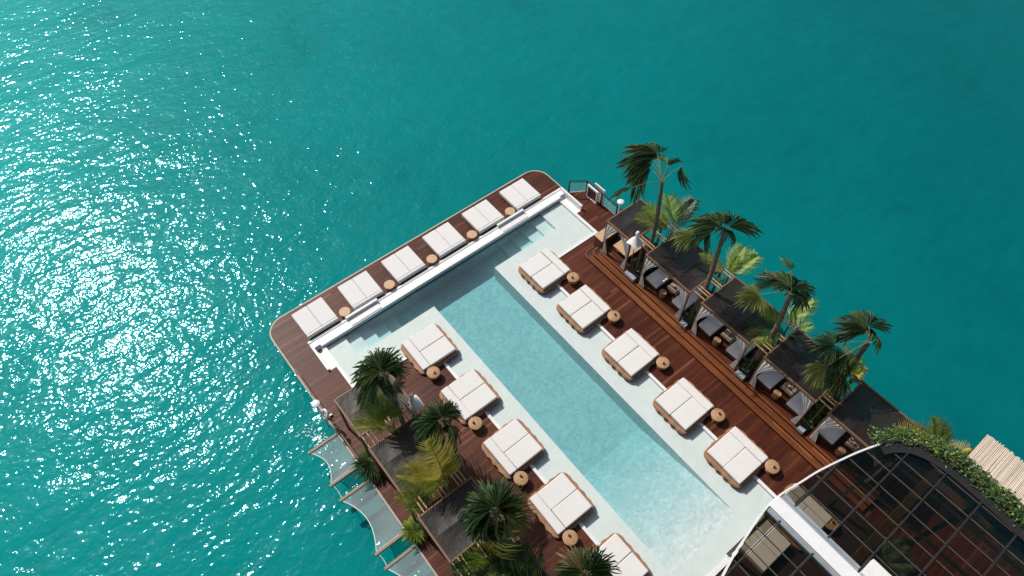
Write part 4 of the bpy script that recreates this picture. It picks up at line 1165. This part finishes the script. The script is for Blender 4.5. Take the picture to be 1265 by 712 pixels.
# big cream mattress and plants under the roof
t = thing('cream_daybed', 'wide cream daybed under the glass roof beside the white centre beam', 'daybed', (.80, 12.9, 0))
g = MB(); g.box(-.72, .72, -.90, .90, .004, .25, .02, 1); g.build('base', 'rattan', t)
for s in (-1, 1):
    g = MB(); cushion(g, -.70, .70, min(.006 * s, .88 * s), max(.006 * s, .88 * s), .255, .48); g.build('cushion', 'cream', t)
t.location.z = .018
t = thing('potted_palm', 'dark green potted palm seen through the glass roof', 'plant', (4.2, 16.0, .003))
g = MB(); g.lathe([(0, 0), (.25, 0), (.32, .45), (.28, .45), (.26, .40), (0, .40)], 18); g.build('pot', 'dark_wood', t, True)
for k in range(9):
    a = k * .7; o = bpy.data.objects.new('frond', mdata(FEAS[k % 3], 'fan')); C.objects.link(o); o.parent = t
    orient(o, Vector((0, 0, .42)), Vector((math.cos(a) * 1.1, math.sin(a) * 1.1, 1.1 + .3 * (k % 3))), 0)

# ------------------------------------------------------------------ bamboo canopy on its jetty
t = thing('bamboo_canopy', 'pale bamboo cane canopy behind the hedge at the water side', 'canopy', (3.7, 20.55, 0))
g = MB(); x = 0.0; r = random.Random(9)
while x < 5.2:
    rr = r.uniform(.022, .034); g.tube([(x + rr, r.uniform(-.04, .02), 3.0 + r.uniform(0, .015)), (x + rr + r.uniform(-.01, .01), 1.0, 3.02), (x + rr, 2.05 + r.uniform(-.05, .05), 3.03 + r.uniform(0, .015))], [rr, rr * .97, rr * .9], 6); x += rr * 2 + .002
struct(g.build('cane', 'bamboo', t, True), 'stuff')
for y in (.25, 1.8):
    g = MB(); g.box(.05, 5.1, y - .04, y + .04, 2.88, 2.955); g.build('roof_beam', 'beam', t)
for xx in (.15, 2.6, 5.0):
    for y in (.25, 1.8):
        g = MB(); g.box(xx - .05, xx + .05, y - .05, y + .05, -.15, 2.88); g.build('post', 'beam', t)
mb = MB(); mb.box(2.3, 9.5, YB, 23.3, -.35, -.17)
jet = struct(mb.build('jetty', 'dark_wood'), label='timber jetty under the bamboo canopy')
mb = MB()
for k in range(8): mb.box(2.6 + .9 * k, 2.75 + .9 * k, 21.3, 21.5, SEA - .5, -.35); mb.box(2.6 + .9 * k, 2.75 + .9 * k, 23.0, 23.2, SEA - .5, -.35)
struct(mb.build('pile', 'darkhull', jet), 'stuff')
t = thing('boarding_steps', 'white boarding steps with timber rail beside the bamboo canopy', 'steps', (3.35, 21.9, -.168))
for k in range(3):
    g = MB(); g.box(-.38, .28, -.4 + .42 * k, -.02 + .42 * k, .0, .75 - .2 * k, .01, 1); g.build('step', 'white', t)
g = MB(); g.bar((-.46, -.5, .95), (-.46, 1.3, .75), .07, .07); g.build('rail', 'beam', t)
for y in (-.45, .95):
    g = MB(); g.box(-.49, -.43, y - .03, y + .03, 0, .78); g.build('post', 'beam', t)
g = MB(); g.bar((-.1, 1.1, .3), (-.1, 1.75, .1), .10, .06); g.build('gangplank', 'grey', t)
